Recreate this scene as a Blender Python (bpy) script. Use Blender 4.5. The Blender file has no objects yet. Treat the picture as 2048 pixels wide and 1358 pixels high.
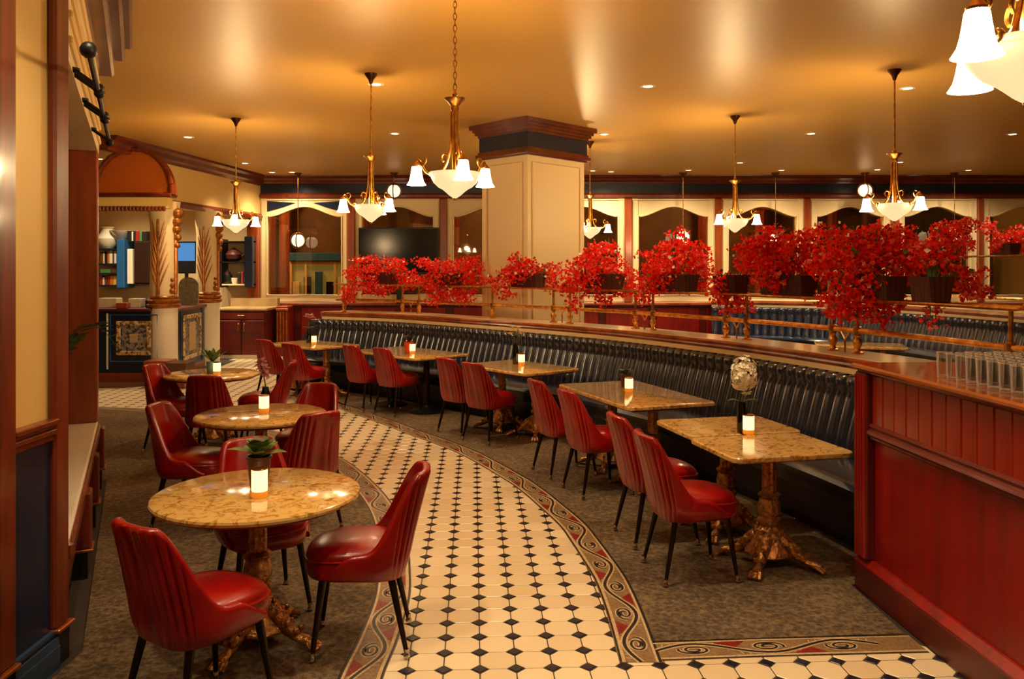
import bpy, math, random
from mathutils import Vector
random.seed(7)
PI = math.pi
sc = bpy.context.scene
COL = sc.collection

# ------------------------------------------------------------ camera, world, exposure
F, U0, V0, CAMZ = 1650.0, 1024.0, 540.0, 1.8
cam_d = bpy.data.cameras.new('camera')
cam = bpy.data.objects.new('camera', cam_d)
COL.objects.link(cam)
cam_d.sensor_width = 36.0
cam_d.sensor_fit = 'HORIZONTAL'
cam_d.lens = F / 2048 * 36.0
cam_d.shift_y = -(679.0 - V0) / 2048.0
cam_d.clip_end = 200
cam.location = (0, 0, CAMZ)
cam.rotation_euler = (PI / 2, 0, 0)
sc.camera = cam
w = bpy.data.worlds.new('world')
sc.world = w
w.use_nodes = True
w.node_tree.nodes['Background'].inputs[0].default_value = (1.0, 0.62, 0.3, 1)
w.node_tree.nodes['Background'].inputs[1].default_value = 0.02
sc.view_settings.view_transform = 'Standard'
sc.view_settings.look = 'None'
sc.view_settings.gamma = 1
sc.view_settings.use_curve_mapping = False
sc.view_settings.exposure = 1.12
WARM = (1.0, 0.71, 0.35)
WHITE = (1.0, 0.79, 0.49)
SHADE_W, BOWL_W, DOWN_W = 9.0, 48.0, 64.0

CEIL = 3.85
YB = 18.0

# ------------------------------------------------------------ helpers
def at(u, v, z):
    Y = (CAMZ - z) * F / (v - V0)
    return ((u - U0) / F * Y, Y)

def lin(r, g, b):
    f = lambda c: (c / 255 / 12.92) if c / 255 <= 0.04045 else ((c / 255 + 0.055) / 1.055) ** 2.4
    return (f(r), f(g), f(b), 1)

class MB:
    def __init__(s):
        s.v, s.f, s.m = [], [], []
    def add(s, vs, fs, mi=0):
        o = len(s.v)
        s.v.extend(vs)
        for f in fs:
            s.f.append([i + o for i in f]); s.m.append(mi)
    def box(s, a, b, mi=0):
        (x0, y0, z0), (x1, y1, z1) = a, b
        s.add([(x0, y0, z0), (x1, y0, z0), (x1, y1, z0), (x0, y1, z0), (x0, y0, z1), (x1, y0, z1), (x1, y1, z1), (x0, y1, z1)],
              [(3, 2, 1, 0), (4, 5, 6, 7), (0, 1, 5, 4), (1, 2, 6, 5), (2, 3, 7, 6), (3, 0, 4, 7)], mi)
        return s
    def bbox(s, a, b, r=0.01, mi=0):
        # box with chamfered edges
        (x0, y0, z0), (x1, y1, z1) = a, b
        def ring(x0, y0, x1, y1, z, r):
            return [(x0 + r, y0, z), (x1 - r, y0, z), (x1, y0 + r, z), (x1, y1 - r, z), (x1 - r, y1, z), (x0 + r, y1, z), (x0, y1 - r, z), (x0, y0 + r, z)]
        vs = ring(x0 + r, y0 + r, x1 - r, y1 - r, z0, r * .4) + ring(x0, y0, x1, y1, z0 + r, r) + ring(x0, y0, x1, y1, z1 - r, r) + ring(x0 + r, y0 + r, x1 - r, y1 - r, z1, r * .4)
        fs = [list(range(7, -1, -1)), list(range(24, 32))]
        for k in range(3):
            for i in range(8):
                j = (i + 1) % 8
                fs.append((k * 8 + i, k * 8 + j, k * 8 + 8 + j, k * 8 + 8 + i))
        s.add(vs, fs, mi)
        return s
    def prism(s, poly, z0, z1, mi=0):
        n = len(poly)
        s.add([(x, y, z0) for x, y in poly] + [(x, y, z1) for x, y in poly],
              [list(range(n - 1, -1, -1)), list(range(n, 2 * n))] + [(i, (i + 1) % n, n + (i + 1) % n, n + i) for i in range(n)], mi)
        return s
    def lathe(s, prof, n=24, c=(0, 0, 0), mi=0, flute=0, fd=0.0, cap=True):
        vs, fs = [], []
        for r, z in prof:
            for i in range(n):
                a = 2 * PI * i / n
                rr = r * (1 - fd * (0.5 + 0.5 * math.cos(flute * a))) if flute else r
                vs.append((c[0] + rr * math.cos(a), c[1] + rr * math.sin(a), c[2] + z))
        for k in range(len(prof) - 1):
            for i in range(n):
                j = (i + 1) % n
                fs.append((k * n + i, k * n + j, (k + 1) * n + j, (k + 1) * n + i))
        if cap:
            fs.append(list(range(n - 1, -1, -1)))
            fs.append([(len(prof) - 1) * n + i for i in range(n)])
        s.add(vs, fs, mi)
        return s
    def tube(s, pts, r, n=8, mi=0, closed=False, cap=True):
        pts = [Vector(p) for p in pts]
        N = len(pts)
        R = r if isinstance(r, (list, tuple)) else [r] * N
        vs, fs = [], []
        up = None
        for i, p in enumerate(pts):
            if closed:
                t = (pts[(i + 1) % N] - pts[i - 1]).normalized()
            else:
                t = (pts[min(i + 1, N - 1)] - pts[max(i - 1, 0)]).normalized()
            if up is None:
                up = Vector((0, 0, 1)) if abs(t.z) < .9 else Vector((1, 0, 0))
            a = t.cross(up)
            if a.length < 1e-5:
                a = t.cross(Vector((0, 1, 0)))
            a.normalize()
            b = a.cross(t).normalized()
            up = b
            for k in range(n):
                an = 2 * PI * k / n
                q = p + (a * math.cos(an) + b * math.sin(an)) * R[i]
                vs.append(tuple(q))
        M = N if closed else N - 1
        for i in range(M):
            for k in range(n):
                j, l = (i + 1) % N, (k + 1) % n
                fs.append((i * n + k, i * n + l, j * n + l, j * n + k))
        if cap and not closed:
            fs.append(list(range(n - 1, -1, -1)))
            fs.append([(N - 1) * n + k for k in range(n)])
        s.add(vs, fs, mi)
        return s
    def sweep(s, path, prof, mi=0, closed=True, cap=True):
        # path: (x,y) list; prof: (offset along the right-hand normal, z)
        N, n = len(path), len(prof)
        vs, fs = [], []
        for i in range(N):
            nx, ny = normal(path, i)
            for o, z in prof:
                vs.append((path[i][0] + nx * o, path[i][1] + ny * o, z))
        for i in range(N - 1):
            for k in range(n if closed else n - 1):
                l = (k + 1) % n
                fs.append((i * n + k, i * n + l, (i + 1) * n + l, (i + 1) * n + k))
        if closed and cap:
            fs.append(list(range(n)))
            fs.append([(N - 1) * n + k for k in range(n - 1, -1, -1)])
        s.add(vs, fs, mi)
        return s
    def grid(s, rows, mi=0, wrap=False):
        n = len(rows[0])
        vs = [p for r in rows for p in r]
        fs = []
        for i in range(len(rows) - 1):
            for k in range(n if wrap else n - 1):
                l = (k + 1) % n
                fs.append((i * n + k, i * n + l, (i + 1) * n + l, (i + 1) * n + k))
        s.add(vs, fs, mi)
        return s
    def ball(s, c, r, n=10, mi=0, sz=1.0):
        prof = [(max(r * math.sin(PI * k / (n // 2 + 1)), 1e-4), -r * sz * math.cos(PI * k / (n // 2 + 1))) for k in range(n // 2 + 2)]
        return s.lathe(prof, n, c, mi)
    def build(s, name, mats, parent=None, smooth=False, angle=40, kind=None, loc=None, rz=0):
        me = bpy.data.meshes.new(name)
        me.from_pydata(s.v, [], s.f)
        mats = mats if isinstance(mats, (list, tuple)) else [mats]
        for m in mats:
            me.materials.append(m)
        if len(mats) > 1:
            me.polygons.foreach_set('material_index', s.m)
        if smooth:
            me.polygons.foreach_set('use_smooth', [True] * len(me.polygons))
            me.update()
            me.set_sharp_from_angle(angle=math.radians(angle))
        me.update()
        o = bpy.data.objects.new(name, me)
        COL.objects.link(o)
        if parent:
            o.parent = parent
        if kind:
            o['kind'] = kind
        if loc:
            o.location = loc
        o.rotation_euler[2] = rz
        return o

def normal(path, i):
    N = len(path)
    def seg(a, b):
        dx, dy = b[0] - a[0], b[1] - a[1]
        L = math.hypot(dx, dy) or 1e-9
        return dy / L, -dx / L
    if i == 0:
        return seg(path[0], path[1])
    if i == N - 1:
        return seg(path[-2], path[-1])
    a, b = seg(path[i - 1], path[i]), seg(path[i], path[i + 1])
    nx, ny = a[0] + b[0], a[1] + b[1]
    L = math.hypot(nx, ny)
    nx, ny = nx / L, ny / L
    k = 1 / max(nx * a[0] + ny * a[1], .4)
    return nx * k, ny * k

def catmull(P, n=8):
    out = []
    P = [(2 * P[0][0] - P[1][0], 2 * P[0][1] - P[1][1])] + list(P) + [(2 * P[-1][0] - P[-2][0], 2 * P[-1][1] - P[-2][1])]
    for i in range(1, len(P) - 2):
        p0, p1, p2, p3 = P[i - 1:i + 3]
        for k in range(n):
            t = k / n
            out.append(tuple(.5 * (2 * p1[d] + (p2[d] - p0[d]) * t + (2 * p0[d] - 5 * p1[d] + 4 * p2[d] - p3[d]) * t * t + (3 * p1[d] - p0[d] - 3 * p2[d] + p3[d]) * t ** 3) for d in (0, 1)))
    out.append(tuple(P[-2]))
    return out

def resample(path, step):
    L = [0]
    for a, b in zip(path, path[1:]):
        L.append(L[-1] + math.hypot(b[0] - a[0], b[1] - a[1]))
    n = max(2, round(L[-1] / step))
    out, j = [], 0
    for i in range(n + 1):
        s = L[-1] * i / n
        while j < len(L) - 2 and L[j + 1] < s:
            j += 1
        t = (s - L[j]) / (L[j + 1] - L[j])
        out.append((path[j][0] + (path[j + 1][0] - path[j][0]) * t, path[j][1] + (path[j + 1][1] - path[j][1]) * t))
    return out

def offset(path, o):
    return [(p[0] + normal(path, i)[0] * o, p[1] + normal(path, i)[1] * o) for i, p in enumerate(path)]

def thing(name, label, cat, loc=(0, 0, 0), rz=0, group=None):
    o = bpy.data.objects.new(name, None)
    o.empty_display_size = .1
    COL.objects.link(o)
    o.location = loc
    o.rotation_euler[2] = rz
    o['label'] = label; o['category'] = cat
    if group:
        o['group'] = group
    return o

def tag(o, label, cat, group=None):
    o['label'] = label; o['category'] = cat
    if group:
        o['group'] = group
    return o

def dup(root, loc, rz, label, group=None):
    r = root.copy(); COL.objects.link(r)
    r.location = loc; r.rotation_euler = (0, 0, rz); r['label'] = label
    if group:
        r['group'] = group
    for ch in list(root.children):
        c = ch.copy(); COL.objects.link(c); c.parent = r
        for g in ch.children:
            d = g.copy(); COL.objects.link(d); d.parent = c
    return r

# ------------------------------------------------------------ materials
def newmat(name):
    m = bpy.data.materials.new(name)
    m.use_nodes = True
    nt = m.node_tree
    return m, nt, nt.nodes['Principled BSDF']

def M(name, col, rough=.5, metal=0, coat=0, bump=0, bscale=40, var=0, vscale=6, vcol=None, stretch=None, emis=None, estr=0, spec=None, sheen=0):
    m, nt, b = newmat(name)
    c = lin(*col)
    b.inputs['Base Color'].default_value = c
    b.inputs['Roughness'].default_value = rough
    b.inputs['Metallic'].default_value = metal
    b.inputs['Coat Weight'].default_value = coat
    b.inputs['Coat Roughness'].default_value = .12
    if spec is not None:
        b.inputs['Specular IOR Level'].default_value = spec
    tc = None
    def coords():
        t = nt.nodes.new('ShaderNodeTexCoord')
        if stretch:
            mp = nt.nodes.new('ShaderNodeMapping')
            mp.inputs['Scale'].default_value = stretch
            nt.links.new(t.outputs['Object'], mp.inputs[0])
            return mp.outputs[0]
        return t.outputs['Object']
    if var:
        tc = coords()
        n = nt.nodes.new('ShaderNodeTexNoise')
        n.inputs['Scale'].default_value = vscale
        n.inputs['Detail'].default_value = 5
        nt.links.new(tc, n.inputs['Vector'])
        rp = nt.nodes.new('ShaderNodeValToRGB')
        v2 = lin(*vcol) if vcol else tuple(x * .5 for x in c[:3]) + (1,)
        rp.color_ramp.elements[0].color = v2
        rp.color_ramp.elements[1].color = c
        rp.color_ramp.elements[0].position = .5 - .3 * var
        rp.color_ramp.elements[1].position = .5 + .2
        nt.links.new(n.outputs['Fac'], rp.inputs[0])
        nt.links.new(rp.outputs[0], b.inputs['Base Color'])
    if bump:
        tc = tc or coords()
        n = nt.nodes.new('ShaderNodeTexNoise')
        n.inputs['Scale'].default_value = bscale
        n.inputs['Detail'].default_value = 3
        nt.links.new(tc, n.inputs['Vector'])
        bp = nt.nodes.new('ShaderNodeBump')
        bp.inputs['Strength'].default_value = bump
        bp.inputs['Distance'].default_value = .01
        nt.links.new(n.outputs['Fac'], bp.inputs['Height'])
        nt.links.new(bp.outputs[0], b.inputs['Normal'])
    if emis:
        b.inputs['Emission Color'].default_value = lin(*emis)
        b.inputs['Emission Strength'].default_value = estr
    return m

m_ceil = M('ceiling paint', (206, 158, 78), .38, bump=.22, bscale=7, spec=.55)
m_cream = M('cream paint', (232, 208, 160), .5, bump=.05, bscale=30)
m_wall = M('beige wall paint', (232, 194, 118), .55, bump=.05, bscale=60)
m_navy = M('navy paint', (18, 30, 54), .32, spec=.5)
m_blue = M('blue paint', (36, 92, 150), .4)
m_wood = M('reddish trim wood', (128, 50, 18), .3, coat=.3, var=1, vscale=4, vcol=(84, 26, 8), stretch=(6, 6, .6))
m_woodh = M('orange trim wood', (160, 72, 24), .32, coat=.3, var=1, vscale=3, vcol=(112, 42, 12), stretch=(5, 5, .5))
m_cornice = M('mahogany cornice wood', (112, 42, 16), .28, coat=.4, var=.7, vscale=5, vcol=(72, 22, 8))
m_bar = M('cherry bar wood', (150, 13, 3), .36, coat=.12, var=1, vscale=2.2, vcol=(100, 5, 1), stretch=(6, 6, .35))
m_bark = M('dark cherry wood', (100, 14, 5), .38, coat=.1, var=.8, vscale=3, vcol=(58, 8, 4))
m_plank = M('plank wood tinted orange-lit', (160, 40, 12), .34, coat=.15, var=1, vscale=2.5, vcol=(112, 16, 4), stretch=(6, 6, .4))  # orange lamplight and gold sheen put into the plank colour
m_counter = M('polished counter wood', (168, 88, 34), .16, coat=.6, var=1, vscale=3, vcol=(118, 50, 16), stretch=(.5, 6, 6))
m_ledge = M('ledge wood', (176, 92, 40), .25, coat=.5, var=1, vscale=5, vcol=(98, 34, 12))
m_red = M('red vinyl', (156, 7, 2), .3, coat=.2, bump=.06, bscale=90, var=.5, vscale=5, vcol=(122, 4, 1))
m_redpipe = M('red vinyl piping', (160, 22, 16), .22, coat=.4)
m_tuft = M('black navy vinyl', (15, 30, 52), .21, coat=.8, spec=.8, bump=.06, bscale=60)
m_tuft2 = M('blue navy vinyl', (20, 36, 62), .22, coat=.6, bump=.06, bscale=60)
m_black = M('black paint', (10, 9, 9), .45)
m_leg = M('dark bronze metal', (42, 26, 20), .3, metal=.7)
m_chrome = M('chrome', (200, 190, 180), .15, metal=1)
m_brass = M('brass', (232, 176, 92), .28, metal=1, var=.4, vscale=20, vcol=(176, 118, 52))
m_gold = M('gilded paint', (188, 116, 40), .35, metal=.45, var=.7, vscale=14, vcol=(130, 66, 18))
m_iron = M('gilded cast iron', (226, 160, 92), .3, metal=.8, var=1, vscale=30, vcol=(84, 46, 22), bump=.9, bscale=55)
m_copper = M('copper edge', (190, 110, 64), .3, metal=.8)
m_tiledk = M('dark tile', (26, 25, 34), .3, coat=.1)
m_tan = M('tan mosaic', (146, 114, 74), .5, var=1, vscale=70, vcol=(86, 58, 34))
m_mcream = M('cream mosaic', (206, 178, 132), .45, var=1, vscale=90, vcol=(150, 118, 78))
m_mdark = M('dark mosaic', (26, 18, 16), .45)
m_mred = M('red mosaic', (140, 18, 14), .45, var=1, vscale=80, vcol=(84, 8, 8))
m_grout = M('dark grout', (44, 34, 26), .8)
m_stone = M('tan stone', (188, 160, 112), .5, var=.8, vscale=3, vcol=(150, 118, 74))
m_brown = M('brown wood floor', (104, 64, 34), .5, var=.8, vscale=3)
m_white = M('white enamel', (236, 226, 206), .4)
m_dark = M('dark screen', (10, 7, 6), .16, spec=.25)
m_green = M('leaf green', (84, 116, 42), .45, var=1, vscale=20, vcol=(40, 66, 20))
m_yel = M('yellow petals', (226, 186, 60), .6)
m_wpet = M('cream petals', (250, 238, 208), .6)
m_ppet = M('pink petals', (208, 150, 150), .6)
def bractmat(name, col):
    m, nt, b = newmat(name)
    b.inputs['Base Color'].default_value = lin(*col)
    b.inputs['Roughness'].default_value = .5
    t = nt.nodes.new('ShaderNodeBsdfTranslucent'); t.inputs[0].default_value = lin(*col)
    mx = nt.nodes.new('ShaderNodeMixShader'); mx.inputs[0].default_value = .42
    nt.links.new(b.outputs[0], mx.inputs[1]); nt.links.new(t.outputs[0], mx.inputs[2])
    nt.links.new(mx.outputs[0], nt.nodes['Material Output'].inputs[0])
    return m
m_bract = bractmat('red bracts', (255, 42, 16))
m_bract2 = bractmat('deep red bracts', (214, 16, 10))
m_bract3 = bractmat('coral and highlight bracts', (255, 128, 100))  # paler coral tone also carries painted highlights on the petals
m_orange = M('orange arch paint', (188, 92, 26), .45, bump=.1, bscale=30)
m_terra = M('brown pot', (74, 34, 22), .4)
m_paper = M('white paper', (226, 214, 188), .7)

def glow(name, col, s, base=(240, 230, 210)):
    return M(name, base, .4, emis=col, estr=s)
m_shade = glow('lit frosted shade', (255, 226, 184), 8.0)
m_bowl = glow('lit alabaster bowl', (255, 222, 165), .46, (120, 95, 60))
m_globe = glow('lit glass globe', (255, 226, 180), .75)
m_spot = glow('lit downlight', (255, 236, 200), 5.0)
m_candle = glow('lit candle glass', (255, 222, 156), .8)
m_candle2 = glow('amber candle base', (235, 130, 30), .3, (200, 120, 40))
m_screen = glow('lit monitor', (70, 130, 190), .5, (20, 30, 40))
m_shop = glow('lit shop window', (196, 196, 120), .2, (160, 150, 90))

def marble(name, c1, c2, c3, sc_=9):
    m, nt, b = newmat(name)
    tc = nt.nodes.new('ShaderNodeTexCoord')
    n1 = nt.nodes.new('ShaderNodeTexNoise'); n1.inputs['Scale'].default_value = sc_; n1.inputs['Detail'].default_value = 8
    n1.inputs['Distortion'].default_value = 1.6; n1.inputs['Roughness'].default_value = .62
    nt.links.new(tc.outputs['Object'], n1.inputs['Vector'])
    r = nt.nodes.new('ShaderNodeValToRGB')
    e = r.color_ramp.elements
    e[0].position, e[0].color = .30, lin(*c3)
    e[1].position, e[1].color = .66, lin(*c1)
    x = e.new(.44); x.color = lin(*c2)
    y = e.new(.50); y.color = lin(*c1)
    nt.links.new(n1.outputs['Fac'], r.inputs[0])
    nt.links.new(r.outputs[0], b.inputs['Base Color'])
    b.inputs['Roughness'].default_value = .13
    b.inputs['Coat Weight'].default_value = .3
    b.inputs['Coat Roughness'].default_value = .06
    return m
m_top = marble('golden marble', (208, 166, 96), (182, 132, 62), (126, 78, 32), 16)
m_edge = M('table edge', (126, 62, 26), .3)

def tilemat():
    m, nt, b = newmat('cream tile')
    oi = nt.nodes.new('ShaderNodeObjectInfo')
    r = nt.nodes.new('ShaderNodeValToRGB')
    r.color_ramp.elements[0].color = lin(212, 187, 146)
    r.color_ramp.elements[1].color = lin(228, 206, 168)
    nt.links.new(oi.outputs['Random'], r.inputs[0])
    nt.links.new(r.outputs[0], b.inputs['Base Color'])
    b.inputs['Roughness'].default_value = .28
    return m
m_tile = tilemat()

def carpetmat():
    m, nt, b = newmat('mottled brown carpet')
    tc = nt.nodes.new('ShaderNodeTexCoord')
    n1 = nt.nodes.new('ShaderNodeTexNoise'); n1.inputs['Scale'].default_value = 55; n1.inputs['Detail'].default_value = 6; n1.inputs['Roughness'].default_value = .7
    n2 = nt.nodes.new('ShaderNodeTexVoronoi'); n2.inputs['Scale'].default_value = 26
    n3 = nt.nodes.new('ShaderNodeTexNoise'); n3.inputs['Scale'].default_value = 1.6
    for n in (n1, n2, n3):
        nt.links.new(tc.outputs['Object'], n.inputs['Vector'])
    mx = nt.nodes.new('ShaderNodeMath'); mx.operation = 'MULTIPLY_ADD'
    nt.links.new(n2.outputs['Distance'], mx.inputs[0]); mx.inputs[1].default_value = .3
    nt.links.new(n1.outputs['Fac'], mx.inputs[2])
    m2 = nt.nodes.new('ShaderNodeMath'); m2.operation = 'MULTIPLY_ADD'
    nt.links.new(n3.outputs['Fac'], m2.inputs[0]); m2.inputs[1].default_value = .35
    nt.links.new(mx.outputs[0], m2.inputs[2])
    r = nt.nodes.new('ShaderNodeValToRGB')
    e = r.color_ramp.elements
    e[0].position, e[0].color = .55, lin(46, 33, 20)
    e[1].position, e[1].color = 1.0, lin(122, 99, 66)
    x = e.new(.76); x.color = lin(78, 59, 38)
    nt.links.new(m2.outputs[0], r.inputs[0])
    nt.links.new(r.outputs[0], b.inputs['Base Color'])
    b.inputs['Roughness'].default_value = .95
    bp = nt.nodes.new('ShaderNodeBump'); bp.inputs['Strength'].default_value = .5; bp.inputs['Distance'].default_value = .008
    nt.links.new(n1.outputs['Fac'], bp.inputs['Height'])
    nt.links.new(bp.outputs[0], b.inputs['Normal'])
    return m
m_carpet = carpetmat()

def glassmat(name, tint, refl, edge_glint=0):
    m, nt, b = newmat(name)
    nt.nodes.remove(b)
    out = nt.nodes['Material Output']
    t = nt.nodes.new('ShaderNodeBsdfTransparent'); t.inputs[0].default_value = lin(*tint)
    g = nt.nodes.new('ShaderNodeBsdfGlossy'); g.inputs['Roughness'].default_value = .02; g.inputs[0].default_value = (1, 1, 1, 1)
    lw = nt.nodes.new('ShaderNodeLayerWeight'); lw.inputs[0].default_value = .3
    ma = nt.nodes.new('ShaderNodeMath'); ma.operation = 'MULTIPLY_ADD'; ma.inputs[1].default_value = .5; ma.inputs[2].default_value = refl
    nt.links.new(lw.outputs['Fresnel'], ma.inputs[0])
    mx = nt.nodes.new('ShaderNodeMixShader')
    nt.links.new(ma.outputs[0], mx.inputs[0]); nt.links.new(t.outputs[0], mx.inputs[1]); nt.links.new(g.outputs[0], mx.inputs[2])
    if edge_glint:  # white diffuse painted at grazing angles as bright edge glints
        lf = nt.nodes.new('ShaderNodeLayerWeight'); lf.inputs[0].default_value = .5
        pw = nt.nodes.new('ShaderNodeMath'); pw.operation = 'POWER'; pw.inputs[1].default_value = 2.6
        nt.links.new(lf.outputs['Facing'], pw.inputs[0])
        ml = nt.nodes.new('ShaderNodeMath'); ml.operation = 'MULTIPLY_ADD'; ml.inputs[1].default_value = edge_glint; ml.inputs[2].default_value = .015
        nt.links.new(pw.outputs[0], ml.inputs[0])
        df = nt.nodes.new('ShaderNodeBsdfTranslucent'); df.inputs[0].default_value = (.95, .93, .9, 1)
        d2 = nt.nodes.new('ShaderNodeBsdfDiffuse'); d2.inputs[0].default_value = (.95, .93, .9, 1)
        a1 = nt.nodes.new('ShaderNodeMixShader'); a1.inputs[0].default_value = .5
        nt.links.new(df.outputs[0], a1.inputs[1]); nt.links.new(d2.outputs[0], a1.inputs[2])
        a2 = nt.nodes.new('ShaderNodeMixShader'); nt.links.new(ml.outputs[0], a2.inputs[0])
        nt.links.new(mx.outputs[0], a2.inputs[1]); nt.links.new(a1.outputs[0], a2.inputs[2])
        mx = a2
    nt.links.new(mx.outputs[0], out.inputs[0])
    return m
m_glass = glassmat('window glass', (205, 190, 165), .06)
m_clear = glassmat('clear glass with painted edge glint', (252, 250, 246), .05, .75)
m_rim = glassmat('glass rim with painted glint', (252, 250, 246), .35, .9)  # whiter mix stands in for highlights on rim and base
m_vase = glassmat('dark vase glass', (60, 70, 40), .06)
m_amber = glassmat('amber glass', (220, 90, 20), .06)

def mosaic_mat(name, c1, c2, scale):
    m, nt, b = newmat(name)
    tc = nt.nodes.new('ShaderNodeTexCoord')
    v = nt.nodes.new('ShaderNodeTexVoronoi'); v.inputs['Scale'].default_value = scale
    nt.links.new(tc.outputs['Object'], v.inputs['Vector'])
    r = nt.nodes.new('ShaderNodeValToRGB')
    r.color_ramp.elements[0].color = lin(*c1); r.color_ramp.elements[1].color = lin(*c2)
    r.color_ramp.elements[0].position = .3; r.color_ramp.elements[1].position = .7
    sp = nt.nodes.new('ShaderNodeSeparateColor')
    nt.links.new(v.outputs['Color'], sp.inputs[0])
    nt.links.new(sp.outputs[0], r.inputs[0])
    nt.links.new(r.outputs[0], b.inputs['Base Color'])
    b.inputs['Roughness'].default_value = .4
    return m
m_mosg = mosaic_mat('grey mosaic', (60, 58, 66), (150, 140, 130), 30)
m_most = mosaic_mat('tan mosaic frame', (120, 84, 50), (210, 180, 130), 24)

def lamp(name, kind, loc, energy, col, parent=None, size=.04, spot=None, blend=.5):
    d = bpy.data.lights.new(name, kind)
    d.energy = energy; d.color = col
    d.shadow_soft_size = size
    if spot:
        d.spot_size = math.radians(spot); d.spot_blend = blend
    o = bpy.data.objects.new(name, d)
    COL.objects.link(o); o.location = loc
    if parent:
        o.parent = parent
    return o
# ============================================================ ROOM SHELL
XL, XR, YF, YC = -11.0, 13.0, -3.0, 22.5

def st(name, mb, m, parent=None, **k):
    o = mb.build(name, m, parent, **k)
    if parent is None:
        o['kind'] = 'structure'
    return o

st('ceiling', MB().box((XL, YF, CEIL), (XR, YC, CEIL + .1)), m_ceil)
floor = st('floor', MB().box((XL, YF, -.1), (XR, YC, 0)), m_grout)
st('wall_front', MB().box((XL, YF - .1, 0), (XR, YF, CEIL)), m_wall)
st('wall_right', MB().box((XR, YF, 0), (XR + .1, YC, CEIL)), m_wall)
st('wall_left', MB().box((XL - .1, YF, 0), (XL, YC, CEIL)), m_wall)

# ---- white octagon tile path with dark dots
TS = .164
TA = math.atan2(76, 1650)
lx, ly = -math.sin(TA), math.cos(TA)
tx, ty = math.cos(TA), math.sin(TA)
O0 = at(959, 1274.2, 0)
L_IN = catmull([(-.556, 3.0), (-.566, 3.635), (-.552, 4.0), (-.556, 4.5), (-.603, 4.925), (-.682, 5.41), (-.848, 6.124), (-1.107, 6.843), (-1.43, 7.54), (-1.68, 7.96), (-2.4, 8.95), (-3.3, 9.85), (-4.3, 10.5), (-5.4, 10.85), (-7.5, 11.1)], 8)
R_IN = catmull([(.492, 3.774), (.494, 4.31), (.477, 4.767), (.438, 5.094), (.385, 5.47), (.33, 5.8), (.201, 6.266), (.065, 6.72), (-.086, 7.12), (-.474, 7.98), (-.832, 8.58), (-1.143, 9.03), (-1.492, 9.58), (-2.05, 10.4), (-2.7, 11.4), (-3.2, 12.6), (-3.6, 14), (-3.8, 15.5), (-3.9, 17.4)], 8)
B_LOW = [(.492, 3.774), (1.2, 3.83), (1.99, 3.875)]

path_poly = L_IN + [(-7.5, 12.0), (-6.2, 12.3), (-5.3, 13.2), (-5.4, 15.7), (-5.6, 17.4)] + R_IN[::-1] + B_LOW[1:] + [(2.1, 3.0)]

def inside(p, poly):
    x, y = p
    c = False
    j = len(poly) - 1
    for i in range(len(poly)):
        (xi, yi), (xj, yj) = poly[i], poly[j]
        if (yi > y) != (yj > y) and x < (xj - xi) * (y - yi) / (yj - yi) + xi:
            c = not c
        j = i
    return c

def near_inside(p, poly, r):
    return any(inside((p[0] + dx * r, p[1] + dy * r), poly) for dx, dy in ((0, 0), (1, 0), (-1, 0), (0, 1), (0, -1)))

def ngon(pts, z0, z1, ins):
    n = len(pts)
    mb = MB()
    cx = sum(p[0] for p in pts) / n; cy = sum(p[1] for p in pts) / n
    sc_ = lambda p, k: (cx + (p[0] - cx) * k, cy + (p[1] - cy) * k)
    vs = [(p[0], p[1], z0) for p in pts] + [(*sc_(p, ins), z1) for p in pts]
    mb.add(vs, [list(range(n, 2 * n))] + [(i, (i + 1) % n, n + (i + 1) % n, n + i) for i in range(n)])
    return mb
h = TS / 2 - .0025
cut = .040
octo = [(h - cut, -h), (h, -h + cut), (h, h - cut), (h - cut, h), (-h + cut, h), (-h, h - cut), (-h, -h + cut), (-h + cut, -h)]
dh = cut - .006
dia = [(0, -dh), (dh, 0), (0, dh), (-dh, 0)]
o_mb, d_mb = ngon(octo, .0002, .003, .95), ngon(dia, .0002, .003, .9)
oc, dc = [], []
for i in range(-60, 40):
    for j in range(-8, 100):
        cx = O0[0] + tx * TS * i + lx * TS * j
        cy = O0[1] + ty * TS * i + ly * TS * j
        if cy < 3.2 or cy > 17.5 or cx < -7.5 or cx > 2.1:
            continue
        if near_inside((cx, cy), path_poly, .03):
            dc.append((cx, cy))
        ox, oy = cx + (tx + lx) * TS / 2, cy + (ty + ly) * TS / 2
        if near_inside((ox, oy), path_poly, .09):
            oc.append((ox, oy))
def lay(cells, mb, name, rest, m):
    cells.sort(key=lambda c: c[1])
    first = None
    for c in cells[:298]:
        if first is None:
            first = mb.build(name, m, floor)
            o = first
        else:
            o = first.copy(); COL.objects.link(o)
        o.location = (c[0], c[1], 0); o.rotation_euler[2] = TA
    big = MB()
    ca, sa = math.cos(TA), math.sin(TA)
    for c in cells[298:]:
        big.add([(c[0] + x * ca - y * sa, c[1] + x * sa + y * ca, z) for x, y, z in mb.v], mb.f)
    big.build(rest, m, floor, kind='stuff')
lay(oc, o_mb, 'octagon_tile', 'far_octagon_tiles', m_tile)
lay(dc, d_mb, 'diamond_tile', 'far_diamond_tiles', m_tiledk)

# ---- mosaic borders
def ribbon(pts, wd, z):
    n = len(pts)
    rows = []
    for i in range(n):
        nx, ny = normal(pts, i)
        k = wd / 2
        rows.append([(pts[i][0] - nx * k, pts[i][1] - ny * k, z), (pts[i][0] + nx * k, pts[i][1] + ny * k, z)])
    return rows

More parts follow.
